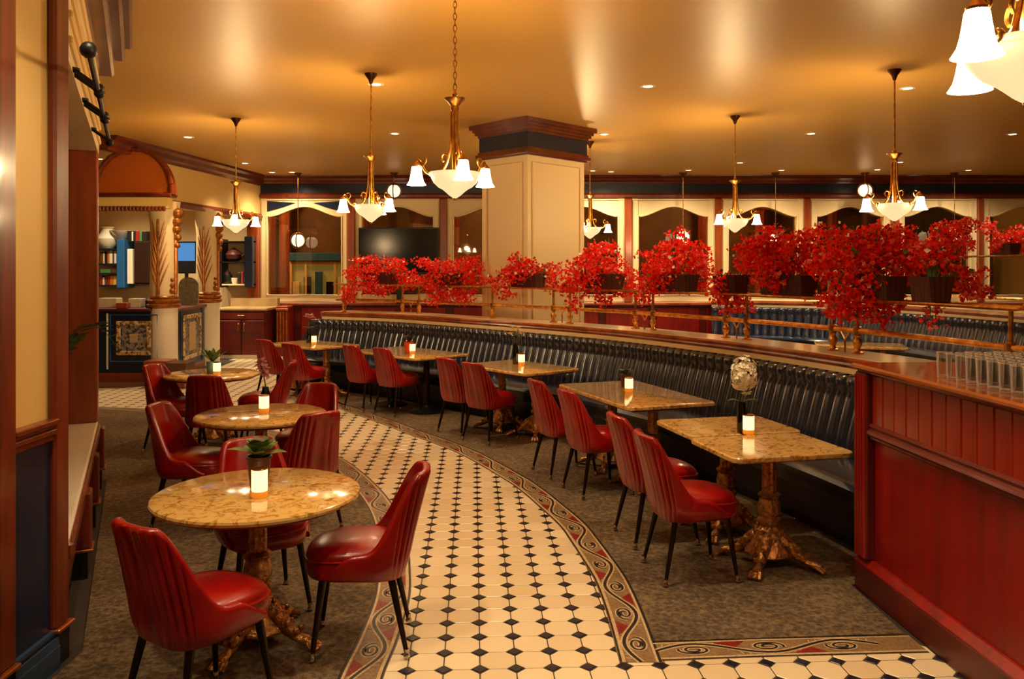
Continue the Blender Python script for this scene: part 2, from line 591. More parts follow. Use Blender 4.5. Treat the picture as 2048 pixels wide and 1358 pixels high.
def border(path, side, width=.205, flip=0):
    # path: inner edge (tile side); band lies on `side` (+1 right-hand, -1 left-hand)
    P = resample(path, .03)
    nrm = [normal(P, i) for i in range(len(P))]
    def q(s, wv):  # s metres along, wv 0..1 across
        f = min(max(s / .03 * 1.0, 0), len(P) - 1.001)
        i = int(f); t = f - i
        x = P[i][0] + (P[i + 1][0] - P[i][0]) * t
        y = P[i][1] + (P[i + 1][1] - P[i][1]) * t
        nx = nrm[i][0] + (nrm[i + 1][0] - nrm[i][0]) * t
        ny = nrm[i][1] + (nrm[i + 1][1] - nrm[i][1]) * t
        return (x + nx * side * wv * width, y + ny * side * wv * width)
    Ls = (len(P) - 1) * .03
    base = MB()
    base.sweep(P, [(0, .0), (side * width, .0), (side * width, .004), (0, .004)] if side > 0 else [(side * width, .0), (0, .0), (0, .004), (side * width, .004)])
    root = base.build('mosaic_border', m_tan, floor)
    def strip(name, w0, w1, m, z):
        mb = MB()
        k = int(Ls / .06)
        a = [q(Ls * i / k, w0) for i in range(k + 1)]
        b = [q(Ls * i / k, w1) for i in range(k + 1)]
        rows = [[(*a[i], z), (*b[i], z)] if side > 0 else [(*b[i], z), (*a[i], z)] for i in range(k + 1)]
        mb.grid([[(p[0], p[1], p[2]) for p in r] for r in rows])
        mb.build(name, m, root)
    strip('edge_strip', .02, .07, m_mdark, .0046)
    strip('edge_strip', .07, .15, m_mcream, .0048)
    strip('edge_strip', .85, .91, m_mcream, .0048)
    strip('edge_strip', .91, .98, m_mdark, .0046)
    H = .355
    nper = int(Ls / H)
    vine_c, vine_d, hatch = MB(), MB(), MB()
    def rib(mb, f, n, wd, z):
        pts = [q(*f(i / n)) for i in range(n + 1)]
        mb.grid(ribbon(pts, wd, z))
    A = .27
    for k in range(nper):
        s0 = k * H
        sg = 1 if (k + flip) % 2 else -1
        wav = lambda t: (s0 + t * H, .5 + sg * A * math.sin(PI * t))
        rib(vine_c, wav, 14, .036, .0052)
        rib(vine_d, wav, 14, .017, .0058)
        # spiral curl inside the bend
        cs, cw = s0 + H * .5, .5 - sg * .03
        def spi(t):
            a = PI * .9 + t * 3.6 * PI * .9
            r = .30 * (1 - t * .72)
            return (cs + sg * r * math.cos(a) * .26, cw + sg * r * math.sin(a) * .72)
        rib(vine_c, spi, 26, .026, .0054)
        rib(vine_d, spi, 26, .012, .0060)
        # red inlay outside the bend
        for ds, e in ((-.20, -1), (.20, 1)):
            pass
        s1 = s0
        w1 = .5 + (-sg) * .30
        tri = [q(s1 - .075, .5 - sg * .33), q(s1 + .085, .5 - sg * .33), q(s1 + .02, .5 - sg * .02)]
        if k > 0 and s1 + .1 < Ls:
            t = MB()
            sgn = (tri[1][0] - tri[0][0]) * (tri[2][1] - tri[0][1]) - (tri[1][1] - tri[0][1]) * (tri[2][0] - tri[0][0])
            if sgn < 0:
                tri = tri[::-1]
            t.prism(tri, .004, .0051)
            t.build('red_inlay', m_mred, root)
        for d in range(9):
            sd = s0 + H * (.08 + d * .1)
            w_in = .5 + sg * A * math.sin(PI * (sd - s0) / H)
            rib(hatch, lambda t, sd=sd, w_in=w_in: (sd + t * .012, w_in + (.5 + sg * .34 - w_in) * t * .9), 2, .006, .0048)
    hatch.build('cream_hatching', m_mcream, root, kind='stuff')
    vine_c.build('vine_outline', m_mcream, root, kind='stuff')
    vine_d.build('vine_scroll', m_mdark, root, kind='stuff')
    return root

Lr = L_IN
border(Lr, -1)
border([(.492, 3.78)] + R_IN[1:], 1, .2, 0)
border([(.69, 3.79), (1.2, 3.83), (1.96, 3.872)], -1, .2, 1)
MB().box((.492, 3.776, 0), (.70, 3.985, .0042)).build('mosaic_border', m_tan, floor)

# ---- carpets
lo = offset(resample(L_IN, .1), -.2)
cl = MB().prism([(-2.0, 2.0), (lo[0][0], 2.0)] + lo + [(-10.9, lo[-1][1]), (-10.9, 6.6), (-4.3, 6.6), (-3.46, 7.04), (-2.02, 3.88)], .0005, .008).build('carpet', m_carpet)
tag(cl, 'mottled brown carpet under the round tables, left of the tiled aisle', 'carpet')
ro = offset(resample(R_IN, .1), .195)
ro = [p for p in ro if p[1] > 4.0]
BCV = catmull([(-2.96, 12.99), (-2.894, 12.94), (-1.66, 12.22), (-.155, 10.64), (.99, 9.28), (1.80, 7.92), (2.23, 7.0), (2.54, 6.11), (2.72, 5.4), (2.83, 4.83)], 12)
bf = offset(resample(BCV, .1), .5)
cr = MB().prism([(.69, 3.985)] + ro + [(-3.6, 17.4), (-3.0, 17.4)] + bf + [(1.93, 4.70), (1.935, 4.07)], .0005, .008)
MB().prism(offset(resample(BCV, .1), -.44) + [(6.5, 5.0), (7.0, 10), (6.6, 14), (5.5, 16), (-2.9, 17.5)], .0005, .007).build('bay_flooring', m_carpet, floor)
cr = cr.build('carpet', m_carpet)
tag(cr, 'mottled brown carpet under the square tables along the curved banquette', 'carpet')

# ---- stone and wood flooring at the kiosk
MB().prism([(-9.5, 11.85), (-6.6, 12.1), (-5.9, 12.55), (-9.5, 12.5)], .0002, .006).build('stone_strip', m_stone, floor)
MB().prism([(-9.5, 12.5), (-5.9, 12.55), (-5.45, 13.0), (-9.5, 13.1)], .0002, .03).build('wood_step', m_brown, floor)

# ============================================================ BACK WALL with windows
def X_(u, Y=YB): return (u - U0) / F * Y
def Z_(v, Y=YB): return CAMZ + (V0 - v) / F * Y
zc, zf0, zr0 = Z_(367), Z_(388), Z_(398)
z_sill, z_bot = Z_(605), Z_(590)
xs0 = X_(522)
wb = MB()
wb.box((xs0, YB + .02, zr0), (XR, YB + .3, CEIL))
wall_back = st('wall_back', wb, m_wall)
MB().box((xs0, YB - .04, zf0), (XR, YB + .02, zc)).build('frieze_panel', m_navy, wall_back)
pc = [(0, CEIL), (0, zc - .01), (.05, zc - .01), (.06, zc + .03), (.10, zc + .05), (.12, zc + .10), (.19, zc + .14), (.21, CEIL)]
st('trim_1', MB().sweep([(xs0, YB - .02), (XR, YB - .02)], pc), m_cornice)
pr = [(0, zf0 + .01), (0, zr0), (.05, zr0), (.09, zr0 + .03), (.09, zf0 - .03), (.05, zf0 + .01)]
st('trim_2', MB().sweep([(xs0, YB - .02), (XR, YB - .02)], pr), m_wood)

# lower wall
wl = MB().box((xs0, YB - .1, 0), (XR, YB + .25, z_sill - .06))
wainscot = st('wall_lower', wl, m_bark)
st('trim_3', MB().bbox((xs0, YB - .2, z_sill - .06), (XR, YB + .1, z_sill), .012), m_woodh)
k = 0
xx = xs0 + .9
while xx < 11.5:
    MB().bbox((xx, YB - .13, .25), (xx + .95, YB - .09, 1.0), .02).build('wall_panel', m_bar, wainscot)
    xx += 1.1

wins = [(524, 697), (712, 880), (895, 1071), (1085, 1248), (1263, 1428), (1442, 1605), (1618, 1778), (1792, 1950), (1962, 2122)]
z_ap, z_sp = Z_(413), Z_(433)
def arch_pts(x0, x1, za, zs, n=28):
    return [(x0 + (x1 - x0) * i / n, zs + (za - zs) * .5 * (1 + math.cos(PI * (2 * i / n - 1)))) for i in range(n + 1)]
for n, (ua, ub) in enumerate(wins, 1):
    x0, x1 = X_(ua), X_(ub)
    a, b = x0 + .13, x1 - .13
    win = thing('window_%d' % n, '', '', (0, 0, 0))
    del win['label'], win['category']
    win['kind'] = 'structure'
    fr = MB()
    fr.box((x0, YB - .08, z_sill), (a, YB + .12, zr0))
    fr.box((b, YB - .08, z_sill), (x1, YB + .12, zr0))
    fr.box((a, YB - .08, z_sill), (b, YB + .12, z_bot))
    ap = arch_pts(a, b, z_ap, z_sp)
    for (xa, zA), (xb, zB) in zip(ap, ap[1:]):
        fr.add([(xa, YB - .06, zA), (xb, YB - .06, zB), (xb, YB - .06, zr0), (xa, YB - .06, zr0), (xa, YB + .12, zA), (xb, YB + .12, zB), (xb, YB + .12, zr0), (xa, YB + .12, zr0)],
               [(0, 1, 2, 3), (7, 6, 5, 4), (0, 4, 5, 1)])
    fr.build('frame', m_cream, win)
    # inner moulding along the opening
    mo = MB()
    mo.tube([(a, YB - .08, z_bot), (a, YB - .08, z_sp)] + [(x, YB - .075, z) for x, z in ap[1:-1]] + [(b, YB - .08, z_sp), (b, YB - .08, z_bot)], .02, 6, closed=True)
    mo.tube([(x0 + .03, YB - .08, z_sill + .03), (x0 + .03, YB - .08, zr0 - .03), (x1 - .03, YB - .08, zr0 - .03), (x1 - .03, YB - .08, z_sill + .03)], .014, 6, closed=True)
    mo.build('frame_moulding', m_cream, win)
    if n == 1:
        for s in (0, 1):
            xa, xb = (a, a + .62) if s == 0 else (b, b - .62)
            poly = [(xa, zr0 - .05), (xb, zr0 - .09), (xa + (xb - xa) * .55, zr0 - .19), (xa, z_sp + .1)]
            t = MB()
            vs = [(x, YB - .07, z) for x, z in poly] + [(x, YB - .05, z) for x, z in poly]
            t.add(vs, [(0, 1, 2, 3), (4, 5, 6, 7), (0, 1, 5, 4), (1, 2, 6, 5), (2, 3, 7, 6), (3, 0, 4, 7)])
            t.build('spandrel_panel', m_navy, win)
    MB().box((a, YB + .04, z_bot), (b, YB + .05, z_ap + .02)).build('pane', m_glass, win)
    if n < len(wins):
        xp0, xp1 = X_(ub), X_(wins[n][0])
        st('trim_%d' % (n + 3), MB().bbox((xp0 - .005, YB - .13, z_sill), (xp1 + .005, YB + .12, zr0), .02), m_woodh)

# ---- corridor beyond the windows
st('wall_corridor', MB().box((XL, 22.3, 0), (XR, 22.4, CEIL)), M('corridor wall', (112, 70, 34), .6, var=.5, vscale=2))
for i, xx in enumerate([-6.3, -5.95, -3.9, -1.5, .9, 3.2, 5.0, 6.5, 8.4, 9.3]):
    p = thing('corridor_pillar', ['dark fluted wooden pillar behind the first window', 'slim wooden pillar beside the shopfront', 'wooden pillar behind the wide television', 'wooden pillar behind the cream structural column', 'wooden pillar behind the fourth window', 'wooden pillar behind the fifth window', 'wooden pillar behind the sixth window', 'wooden pillar behind the seventh window', 'wooden pillar behind the eighth window', 'wooden pillar behind the last window'][i], 'pillar', (xx, 21.6, 0), 0, 'corridor pillars')
    MB().lathe([(.17, .2), (.15, .24), (.14, 3.3), (.17, 3.36)], 16, flute=8, fd=.15).build('shaft', m_woodh if i % 3 else m_wood, p, smooth=True)
    MB().bbox((-.2, -.2, 0), (.2, .2, .2)).build('base', m_wood, p)
    MB().bbox((-.2, -.2, 3.36), (.2, .2, CEIL - .002)).build('capital', m_cornice, p)
shop = thing('shopfront', 'lit shopfront with blue fascia seen through the first window', 'shopfront', (0, 21.0, 0))
sx0, sx1 = X_(580, 21), X_(692, 21)
MB().bbox((sx0, -.1, 2.02), (sx1, .15, 2.24), .02).build('fascia', m_blue, shop)
MB().box((sx0, 0, .0), (sx1, .15, 1.1)).build('base', m_bark, shop)
MB().box((sx0, .1, 1.1), (sx1, .14, 2.02)).build('display_window', m_shop, shop)
for i in range(5):
    q = sx0 + (sx1 - sx0) * (i + .5) / 5
    MB().bbox((q - .08, .0, 1.15), (q + .1, .09, 1.5 + .13 * (i % 3)), .01).build('display_poster', [m_paper, m_dark, m_blue, m_dark, m_paper][i], shop)
for xa in (sx0, sx0 + .38, sx1 - .3):
    MB().box((xa, -.03, 1.1), (xa + .05, .1, 2.02)).build('mullion', m_cream, shop)
MB().box((sx0, -.02, 1.93), (sx1, .08, 2.02)).build('header', m_yel, shop)
for i, (xx, wd) in enumerate([(7.55, 1.3)]):
    dd = thing('corridor_door', 'dark slatted double door behind the last window', 'door', (9.0, 21.2, 0))
    MB().box((-.9, 0, 0), (.9, .06, 2.6)).build('panel', m_dark, dd)
    for j in range(7):
        MB().bbox((-.9 + j * .29, -.05, 0), (-.82 + j * .29, 0, 2.6), .008).build('slat', m_wood if j % 2 else m_cream, dd)
for xx in (-6, 0, 5):
    lamp('corridor_fill', 'POINT', (xx, 19.9, 3.4), 150, WARM, None, .2)  # fixtureless fill light added to lift the dim corridor

# ============================================================ COLUMN
C0 = (.21, 11.14)
def col_poly(g):
    dl, dr = (-.707, .707), (.69, .724)
    a, b = .90, 1.22
    P = [C0, (C0[0] + dr[0] * b, C0[1] + dr[1] * b), (C0[0] + dr[0] * b + dl[0] * a, C0[1] + dr[1] * b + dl[1] * a), (C0[0] + dl[0] * a, C0[1] + dl[1] * a)]
    cx = sum(p[0] for p in P) / 4; cy = sum(p[1] for p in P) / 4
    out = []
    for i in range(4):
        p, pr_, nx_ = P[i], P[i - 1], P[(i + 1) % 4]
        d1 = Vector((p[0] - pr_[0], p[1] - pr_[1])).normalized(); d2 = Vector((p[0] - nx_[0], p[1] - nx_[1])).normalized()
        q = Vector(p) + (d1 + d2) * g
        out.append((q.x, q.y))
    return out
column = thing('pillar', 'square cream structural pillar with a navy band under its mahogany capital', 'pillar')
MB().prism(col_poly(0), .0, CEIL - .46).build('shaft', m_cream, column)
pp = col_poly(.0)
def face_frame(i, j):
    a, b = Vector(pp[i]), Vector(pp[j])
    d = (b - a).normalized(); L = (b - a).length
    n = Vector((d.y, -d.x))
    ctr = (Vector(pp[0]) + Vector(pp[2])) / 2
    if (a - ctr).dot(n) < 0:
        n = -n
    mb = MB()
    def P(s, z): q = a + d * s + n * .012; return (q.x, q.y, z)
    mb.tube([P(.1, .6), P(.1, CEIL - .58), P(L - .1, CEIL - .58), P(L - .1, .6)], .016, 6, closed=True)
    mb.build('panel_moulding', m_cream, column)
face_frame(0, 1); face_frame(3, 0)
zz = CEIL
MB().prism(col_poly(.03), zz - .40, zz - .15).build('navy_band', m_navy, column)
cap = MB()
for g0, z0, z1 in ((.045, zz - .175, zz - .14), (.075, zz - .14, zz - .10), (.10, zz - .10, zz - .06), (.135, zz - .06, zz - .002)):
    cap.prism(col_poly(g0), z0, z1)
cap.build('capital', m_cornice, column)
low = MB()
for g0, z0, z1 in ((.03, zz - .49, zz - .465), (.07, zz - .465, zz - .42), (.045, zz - .42, zz - .385)):
    low.prism(col_poly(g0), z0, z1)
low.build('necking', m_cornice, column)

# ============================================================ LEFT BULKHEAD + BACK ROOM
bd = (-.128 / math.hypot(.128, 1), -1 / math.hypot(.128, 1))
def bh(s): return (xs0 + bd[0] * s, YB + bd[1] * s)
LB = 5.5
p0, p1 = bh(0), bh(LB)
ZB = 2.915
pw1 = bh((YB - 13.22) / -bd[1])
bk = MB().prism([p0, (p0[0] - .3, p0[1]), (pw1[0] - .3, pw1[1]), pw1], ZB, CEIL)
st('wall_bulkhead', bk, m_wall)
# path runs away from the camera so the right-hand normal points into the room
prof = [(-.1, CEIL), (-.1, CEIL - .22), (.03, CEIL - .22), (.05, CEIL - .18), (.09, CEIL - .15), (.11, CEIL - .08), (.17, CEIL - .04), (.18, CEIL)]
st('trim_20', MB().sweep([p1, p0], prof), m_cornice)
st('trim_21', MB().sweep([pw1, p0], [(0, ZB - .02), (.06, ZB - .02), (.08, ZB + .05), (.04, ZB + .1), (0, ZB + .1)]), m_wood)
ce = bh(.12)
st('trim_22', MB().bbox((ce[0] - .22, ce[1] - .12, 0), (ce[0] + .02, ce[1] + .1, ZB - .02), .015), m_woodh)

# back room wall
br = st('wall_backroom', MB().box((XL, YB, 0), (xs0 - .05, YB + .2, CEIL)), M('backroom wall', (196, 168, 124), .6))
# ============================================================ KIOSK (back left)
def egypt_column(u, Y, label):
    x = X_(u, Y)
    c = thing('papyrus_column', label, 'column', (x, Y, 0), 0, 'columns of the kiosk')
    r = .215
    MB().lathe([(r, 0), (r, 1.18)], 24).build('pedestal', m_white, c, smooth=True)
    MB().lathe([(r + .0, 1.18), (r + .04, 1.2), (r + .05, 1.24), (r + .01, 1.26), (r + .035, 1.29), (r + .035, 1.31), (r + .0, 1.33), (r + .015, 1.36), (r, 1.38)], 28).build('base_ring', m_gold, c, smooth=True)
    MB().lathe([(r - .01, 1.38), (r, 1.5), (r - .005, 2.5), (r + .02, 2.75), (r + .04, ZB)], 28).build('shaft', m_cream, c, smooth=True)
    st_ = MB()
    st_.tube([(0, -r - .005, 1.4), (0, -r - .008, 2.62)], [.028, .018], 8)
    st_.build('gilded_stalk', m_gold, c, smooth=True)
    for k in range(5):
        z = 1.5 + k * .17
        for s in (-1, 1):
            a1 = -PI / 2 + s * .08; a2 = -PI / 2 + s * (.75 - .07 * k)
            pts = []
            for i in range(7):
                t = i / 6
                a = a1 + (a2 - a1) * t ** 1.2
                pts.append(((r + .008) * math.cos(a), (r + .008) * math.sin(a), z + .42 * t))
            MB().tube(pts, [.004, .009, .013, .014, .012, .008, .003], 6).build('gilded_leaf', m_gold, c, smooth=True)
    br_ = MB()
    for k in range(5):
        br_.ball((r + .02 + .012 * math.sin(k * 2), -.05, 2.2 + k * .13), .055 + .01 * k, 8)
    for k in range(3):
        br_.ball((r - .03, -.12, 1.46 + k * .09), .05 - .008 * k, 8)
    br_.tube([(r + .0, -.06, 1.4), (r + .0, -.06, ZB)], .03, 6)
    br_.build('carved_bracket', m_gold, c, smooth=True)
    return c
egypt_column(328, 13.5, 'cream column with gilded papyrus relief under the orange arch')
egypt_column(416, 15.7, 'cream column with gilded papyrus relief beside the red cabinet')

# arched canopy
AY = 13.02
ax0, ax1 = X_(186, AY), X_(343, AY)
acx, ahw = (ax0 + ax1) / 2, (ax1 - ax0) / 2
zb_, zt_ = Z_(388, AY), Z_(298, AY)
arch = thing('arched_canopy', 'orange arched canopy with a toothed cream valance over the kiosk', 'canopy', (acx, AY, 0))
ar = [(ahw * math.cos(PI * i / 32), zb_ + (zt_ - zb_) * math.sin(PI * i / 32) ** .9) for i in range(33)]
tp = MB()
n = len(ar)
tp.add([(x, .10, z) for x, z in ar] + [(x, .22, z) for x, z in ar], [list(range(n)), list(range(2 * n - 1, n - 1, -1))] + [(i, n + i, n + (i + 1) % n, (i + 1) % n) for i in range(n)])
tp.build('tympanum', m_orange, arch)
rim = MB()
for k in range(len(ar) - 1):
    (xa, za), (xb, zb) = ar[k], ar[k + 1]
    rim.tube([(xa, .03, za), (xb, .03, zb)], .03 if k % 2 else .038, 7)
rim.tube([(x, .1, z) for x, z in ar], .03, 8)
rim.build('arch_rim', m_wood, arch, smooth=True)
MB().bbox((-ahw, -.02, zb_ - .05), (ahw, .24, zb_ + .01), .015).build('cornice_board', m_cornice, arch)
MB().box((-ahw, .04, zb_ - .22), (ahw - .08, .24, zb_ - .05)).build('valance', M('valance cream', (236, 200, 120), .5), arch)
nd = 19
proto = None
for k in range(nd):
    x = -ahw + (2 * ahw - .1) * (k + .5) / nd
    if proto is None:
        proto = MB().add([(-.02, 0, 0), (.02, 0, 0), (.02, .06, 0), (-.02, .06, 0), (0, .03, -.07), (-.02, 0, .03), (.02, 0, .03)], [(0, 1, 6, 5), (1, 0, 4), (2, 1, 4), (3, 2, 4), (0, 3, 4)])
        pm = MB(); pm.bbox((-.026, 0, -.05), (.026, .05, .03), .012)
        proto = pm.build('dentil', m_wood, arch); d = proto
    else:
        d = proto.copy(); COL.objects.link(d)
    d.location = (x, .0, zb_ - .22)

# counters with mosaic panels
def mosaic_counter(name, label, loc, rz, L, D, H, px, pz, pw, ph, centre):
    c = thing(name, label, 'counter', loc, rz, 'mosaic-fronted kiosk counters')
    MB().box((0, 0, .14), (L, D, H - .05)).build('body', m_navy, c)
    MB().bbox((-.03, -.04, H - .05), (L + .03, D, H), .012).build('countertop', m_bark, c)
    MB().box((0, -.01, 0), (L, D, .14)).build('skirting', m_woodh, c)
    MB().tube([(px - pw / 2 - .1, -.005, pz - ph / 2 - .1), (px - pw / 2 - .1, -.005, pz + ph / 2 + .1), (px + pw / 2 + .1, -.005, pz + ph / 2 + .1), (px + pw / 2 + .1, -.005, pz - ph / 2 - .1)], .014, 6, closed=True).build('panel_moulding', m_blue, c)
    a = .07
    f = MB()
    f.bbox((px - pw / 2, -.03, pz - ph / 2), (px + pw / 2, 0, pz - ph / 2 + a), .008)
    f.bbox((px - pw / 2, -.03, pz + ph / 2 - a), (px + pw / 2, 0, pz + ph / 2), .008)
    f.bbox((px - pw / 2, -.03, pz - ph / 2 + a), (px - pw / 2 + a, 0, pz + ph / 2 - a), .008)
    f.bbox((px + pw / 2 - a, -.03, pz - ph / 2 + a), (px + pw / 2, 0, pz + ph / 2 - a), .008)
    f.build('mosaic_frame', m_most, c)
    MB().box((px - pw / 2 + a, -.012, pz - ph / 2 + a), (px + pw / 2 - a, 0, pz + ph / 2 - a)).build('mosaic_field', m_mosg, c)
    cw, chh = centre
    MB().bbox((px - cw / 2, -.02, pz - chh / 2), (px + cw / 2, -.01, pz + chh / 2), .006).build('mosaic_centre', m_mcream, c)
    return c
KY = 13.3
kx0 = X_(150, KY)
mosaic_counter('mosaic_counter', 'navy kiosk counter with a square mosaic panel below the orange arch', (kx0, KY, 0), 0, X_(299, KY) - kx0, .40, 1.18, X_(268, KY) - kx0, .70, .56, .55, (.13, .14))
MB().box((X_(214, KY) - kx0, -.02, .2), (X_(216.5, KY) - kx0, .01, 1.1)).build('white_strip', m_white, bpy.data.objects['mosaic_counter'])
cA = (X_(352, 13.75), 13.75); cB = (X_(409, 15.45), 15.45)
ang = math.atan2(cB[1] - cA[1], cB[0] - cA[0])
LL = math.hypot(cB[0] - cA[0], cB[1] - cA[1])
mosaic_counter('mosaic_counter', 'navy kiosk counter with a tall white-centred mosaic panel between the two columns', (cA[0], cA[1], 0), ang, LL, .5, 1.16, LL * .52, .63, LL * .62, .78, (LL * .22, .5))

# wooden boxes in front of the kiosk
bx = thing('wooden_crate', 'light wooden crate on the floor before the white pedestal', 'crate', (X_(300, 12.6), 12.6, 0.0))
MB().bbox((-.06, -.1, .25), (.30, .3, .42), .012).build('top_board', m_woodh, bx)
MB().box((-.02, -.06, 0), (.26, .26, .25)).build('body', m_brown, bx)
bx2 = thing('wooden_crate', 'darker wooden crate at the right end of the light crate', 'crate', (X_(354, 12.5), 12.5, 0.0))
MB().bbox((-.14, -.06, .2), (.16, .3, .40), .012).build('top_board', m_brown, bx2)
MB().box((-.1, -.02, 0), (.12, .26, .2)).build('body', m_wood, bx2)

# items on the first counter
def on_counter(name, label, cat, u0, u1, h, m, dy=.15, dep=.22):
    xa, xb = X_(u0, KY + dy), X_(u1, KY + dy)
    o = MB().bbox((0, 0, 0), (xb - xa, dep, h), .01).build(name, m, None, loc=(xa, KY + dy, 1.18))
    tag(o, label, cat)
    return o
on_counter('paper_tray', 'stack of white leaflets at the left end of the kiosk counter', 'tray', 197, 233, .16, m_paper, .2)
on_counter('wooden_box', 'small brown box at the front of the kiosk counter', 'box', 231, 253, .09, m_woodh, .02, .15)
on_counter('paper_tray', 'low tray of pale papers beside the brown box on the kiosk counter', 'tray', 256, 280, .15, m_paper, .25)
on_counter('cash_tray', 'blue tray next to the papyrus column on the kiosk counter', 'tray', 290, 303, .13, m_blue, .25, .2)

# grey tablet-shaped board and monitor behind the second counter
gb = MB()
by = 15.0
gx0, gx1 = X_(357, by), X_(396, by)
pl = [(gx0, 1.16), (gx1, 1.16)] + [((gx0 + gx1) / 2 + (gx1 - gx0) / 2 * math.cos(PI * i / 12), 1.52 + .15 * math.sin(PI * i / 12)) for i in range(13)]
n = len(pl)
gb.add([(x, by, z) for x, z in pl] + [(x, by + .04, z) for x, z in pl], [list(range(n)), list(range(2 * n - 1, n - 1, -1))] + [(i, n + i, n + (i + 1) % n, (i + 1) % n) for i in range(n)])
tag(gb.build('notice_board', M('grey felt', (140, 132, 104), .8, var=.5, vscale=20)), 'round-topped grey board standing between the two papyrus columns', 'board')
mn = thing('monitor', 'monitor with a blue lit screen between the two papyrus columns', 'monitor', (X_(372, 16.6), 16.6, 0))
MB().bbox((-.2, 0, Z_(547, 16.6)), (.2, .05, Z_(482, 16.6)), .01).build('casing', m_black, mn)
MB().box((-.18, -.004, Z_(522, 16.6)), (.18, .0, Z_(486, 16.6))).build('screen', m_screen, mn)
MB().box((-.03, .01, .9), (.03, .05, Z_(546, 16.6))).build('stand', m_black, mn)
MB().bbox((-.3, -.2, 0), (.3, .25, .9), .02).build('pedestal', m_bark, mn)

# bookcase on the back-room wall
YS = 17.6
bc = thing('bookcase', 'open bookcase with a blue upright beside the dark cabinet in the back room', 'bookcase')
bx0, bx1 = X_(188, YS), X_(243, YS)
zsh = [Z_(570, YS), Z_(546, YS), Z_(527, YS), Z_(497, YS)]
for z in zsh:
    MB().box((bx0, YS, z - .03), (bx1 + .05, YB - .001, z)).build('shelf', m_navy, bc)
MB().bbox((bx1 - .06, YS - .1, Z_(576, YS)), (bx1 + .10, YB - .001, Z_(479, YS)), .01).build('upright', m_blue, bc)
MB().bbox((X_(256, YS), YS - .05, Z_(568, YS)), (X_(267, YS), YB - .001, Z_(498, YS)), .01).build('end_panel', m_white, bc)
dk = thing('tall_cabinet', 'dark brown hanging cabinet beside the white panel of the bookcase', 'cabinet')
MB().bbox((X_(268, YS), YS, Z_(568, YS)), (X_(301, YS), YB - .001, Z_(482, YS)), .01).build('carcass', M('dark brown cabinet', (38, 22, 16), .4), dk)
MB().bbox((X_(270, YS), YS - .03, Z_(566, YS)), (X_(299, YS), YS, Z_(484, YS)), .01).build('door', M('dark brown door', (46, 26, 18), .35), dk)
bcols = {'red': (150, 26, 20), 'cream': (222, 204, 164), 'black': (22, 18, 16), 'orange': (200, 100, 30), 'brown': (92, 52, 30), 'green': (70, 130, 60), 'yellow': (220, 180, 70), 'white': (236, 230, 214), 'blue': (40, 70, 120)}
bm = {k: M(k + ' book', v, .6) for k, v in bcols.items()}
ordn = ['first', 'second', 'third', 'fourth', 'fifth', 'sixth', 'seventh', 'eighth', 'ninth', 'tenth', 'eleventh', 'twelfth', 'thirteenth', 'fourteenth', 'fifteenth', 'sixteenth']
def books(row, x0, z, spec, where, group):
    x = x0
    for i, (c, wd, hh) in enumerate(spec):
        b = thing('book', '%s book, %s from the left %s' % (c, ordn[i], where), 'book', (x, YS + .05, z), 0, group)
        MB().bbox((0, 0, 0), (wd, .17, hh), .004).build('cover', bm[c], b)
        MB().box((.006, .01, hh), (wd - .006, .165, hh + .004)).build('pages', m_paper, b)
        x += wd + .006
books(0, bx0 + .1, zsh[2], [('brown', .06, .24), ('cream', .03, .22), ('black', .05, .26), ('orange', .04, .27), ('white', .06, .28), ('brown', .03, .22), ('white', .05, .27), ('red', .03, .23)], 'on the upper shelf of the bookcase', 'books on the upper shelf')
books(0, bx0 + .1, zsh[1] - .0, [('green', .22, .08), ('brown', .2, .09)], 'on the middle shelf of the bookcase', 'books on the middle shelf')
books(0, bx0 + .1, zsh[0], [('red', .05, .2), ('cream', .04, .16), ('brown', .05, .2), ('red', .05, .21), ('orange', .07, .2), ('yellow', .2, .2)], 'on the lowest shelf of the bookcase', 'books on the lowest shelf')
books(0, X_(253, YS), Z_(482, YS), [('black', .08, .22), ('white', .03, .2), ('black', .04, .22), ('red', .08, .22), ('green', .05, .2), ('black', .1, .21)], 'on top of the dark cabinet', 'books on top of the cabinet')
vz = thing('white_jug', 'large cream jug on top of the bookcase in the back room', 'jug', (X_(206, YS), YS + .2, zsh[3]))
MB().lathe([(.12, 0), (.2, .1), (.22, .22), (.13, .36), (.1, .42), (.14, .47)], 20).build('body', m_white, vz, smooth=True)
MB().tube([(.12, 0, .4), (.24, 0, .36), (.26, 0, .24), (.2, 0, .16)], .02, 8).build('handle', m_white, vz, smooth=True)
vz = thing('white_bowl', 'wide cream bowl beside the jug on top of the bookcase', 'bowl', (X_(236, YS), YS + .2, Z_(479, YS)))
MB().lathe([(.06, 0), (.09, .02), (.2, .12), (.25, .2), (.23, .2), (.1, .05)], 20).build('body', m_white, vz, smooth=True)

# right-hand niche shelf
rs = thing('niche_shelf', 'two-tier shelf with a navy upright between column and red post', 'shelf')
rx0, rx1 = X_(439, YS), X_(507, YS)
for v in (482, 523, 568):
    MB().box((rx0, YS, Z_(v, YS) - .03), (rx1, YB - .001, Z_(v, YS))).build('shelf_board', m_black if v != 568 else m_cream, rs)
MB().bbox((X_(491, YS), YS - .08, Z_(575, YS)), (X_(507, YS), YB - .001, Z_(473, YS)), .01).build('upright', m_navy, rs)
MB().box((rx0, YS, Z_(575, YS)), (rx0 + .05, YB - .001, Z_(478, YS))).build('side_panel', m_black, rs)
z2 = Z_(568, YS)
books(0, X_(474, YS), z2, [('black', .06, .24), ('red', .05, .25), ('black', .06, .22)], 'on the lower board of the niche shelf', 'books on the niche shelf')
t_ = thing('teapot', 'brown teapot on the upper board of the niche shelf', 'teapot', (X_(462, YS), YS + .18, Z_(523, YS)))
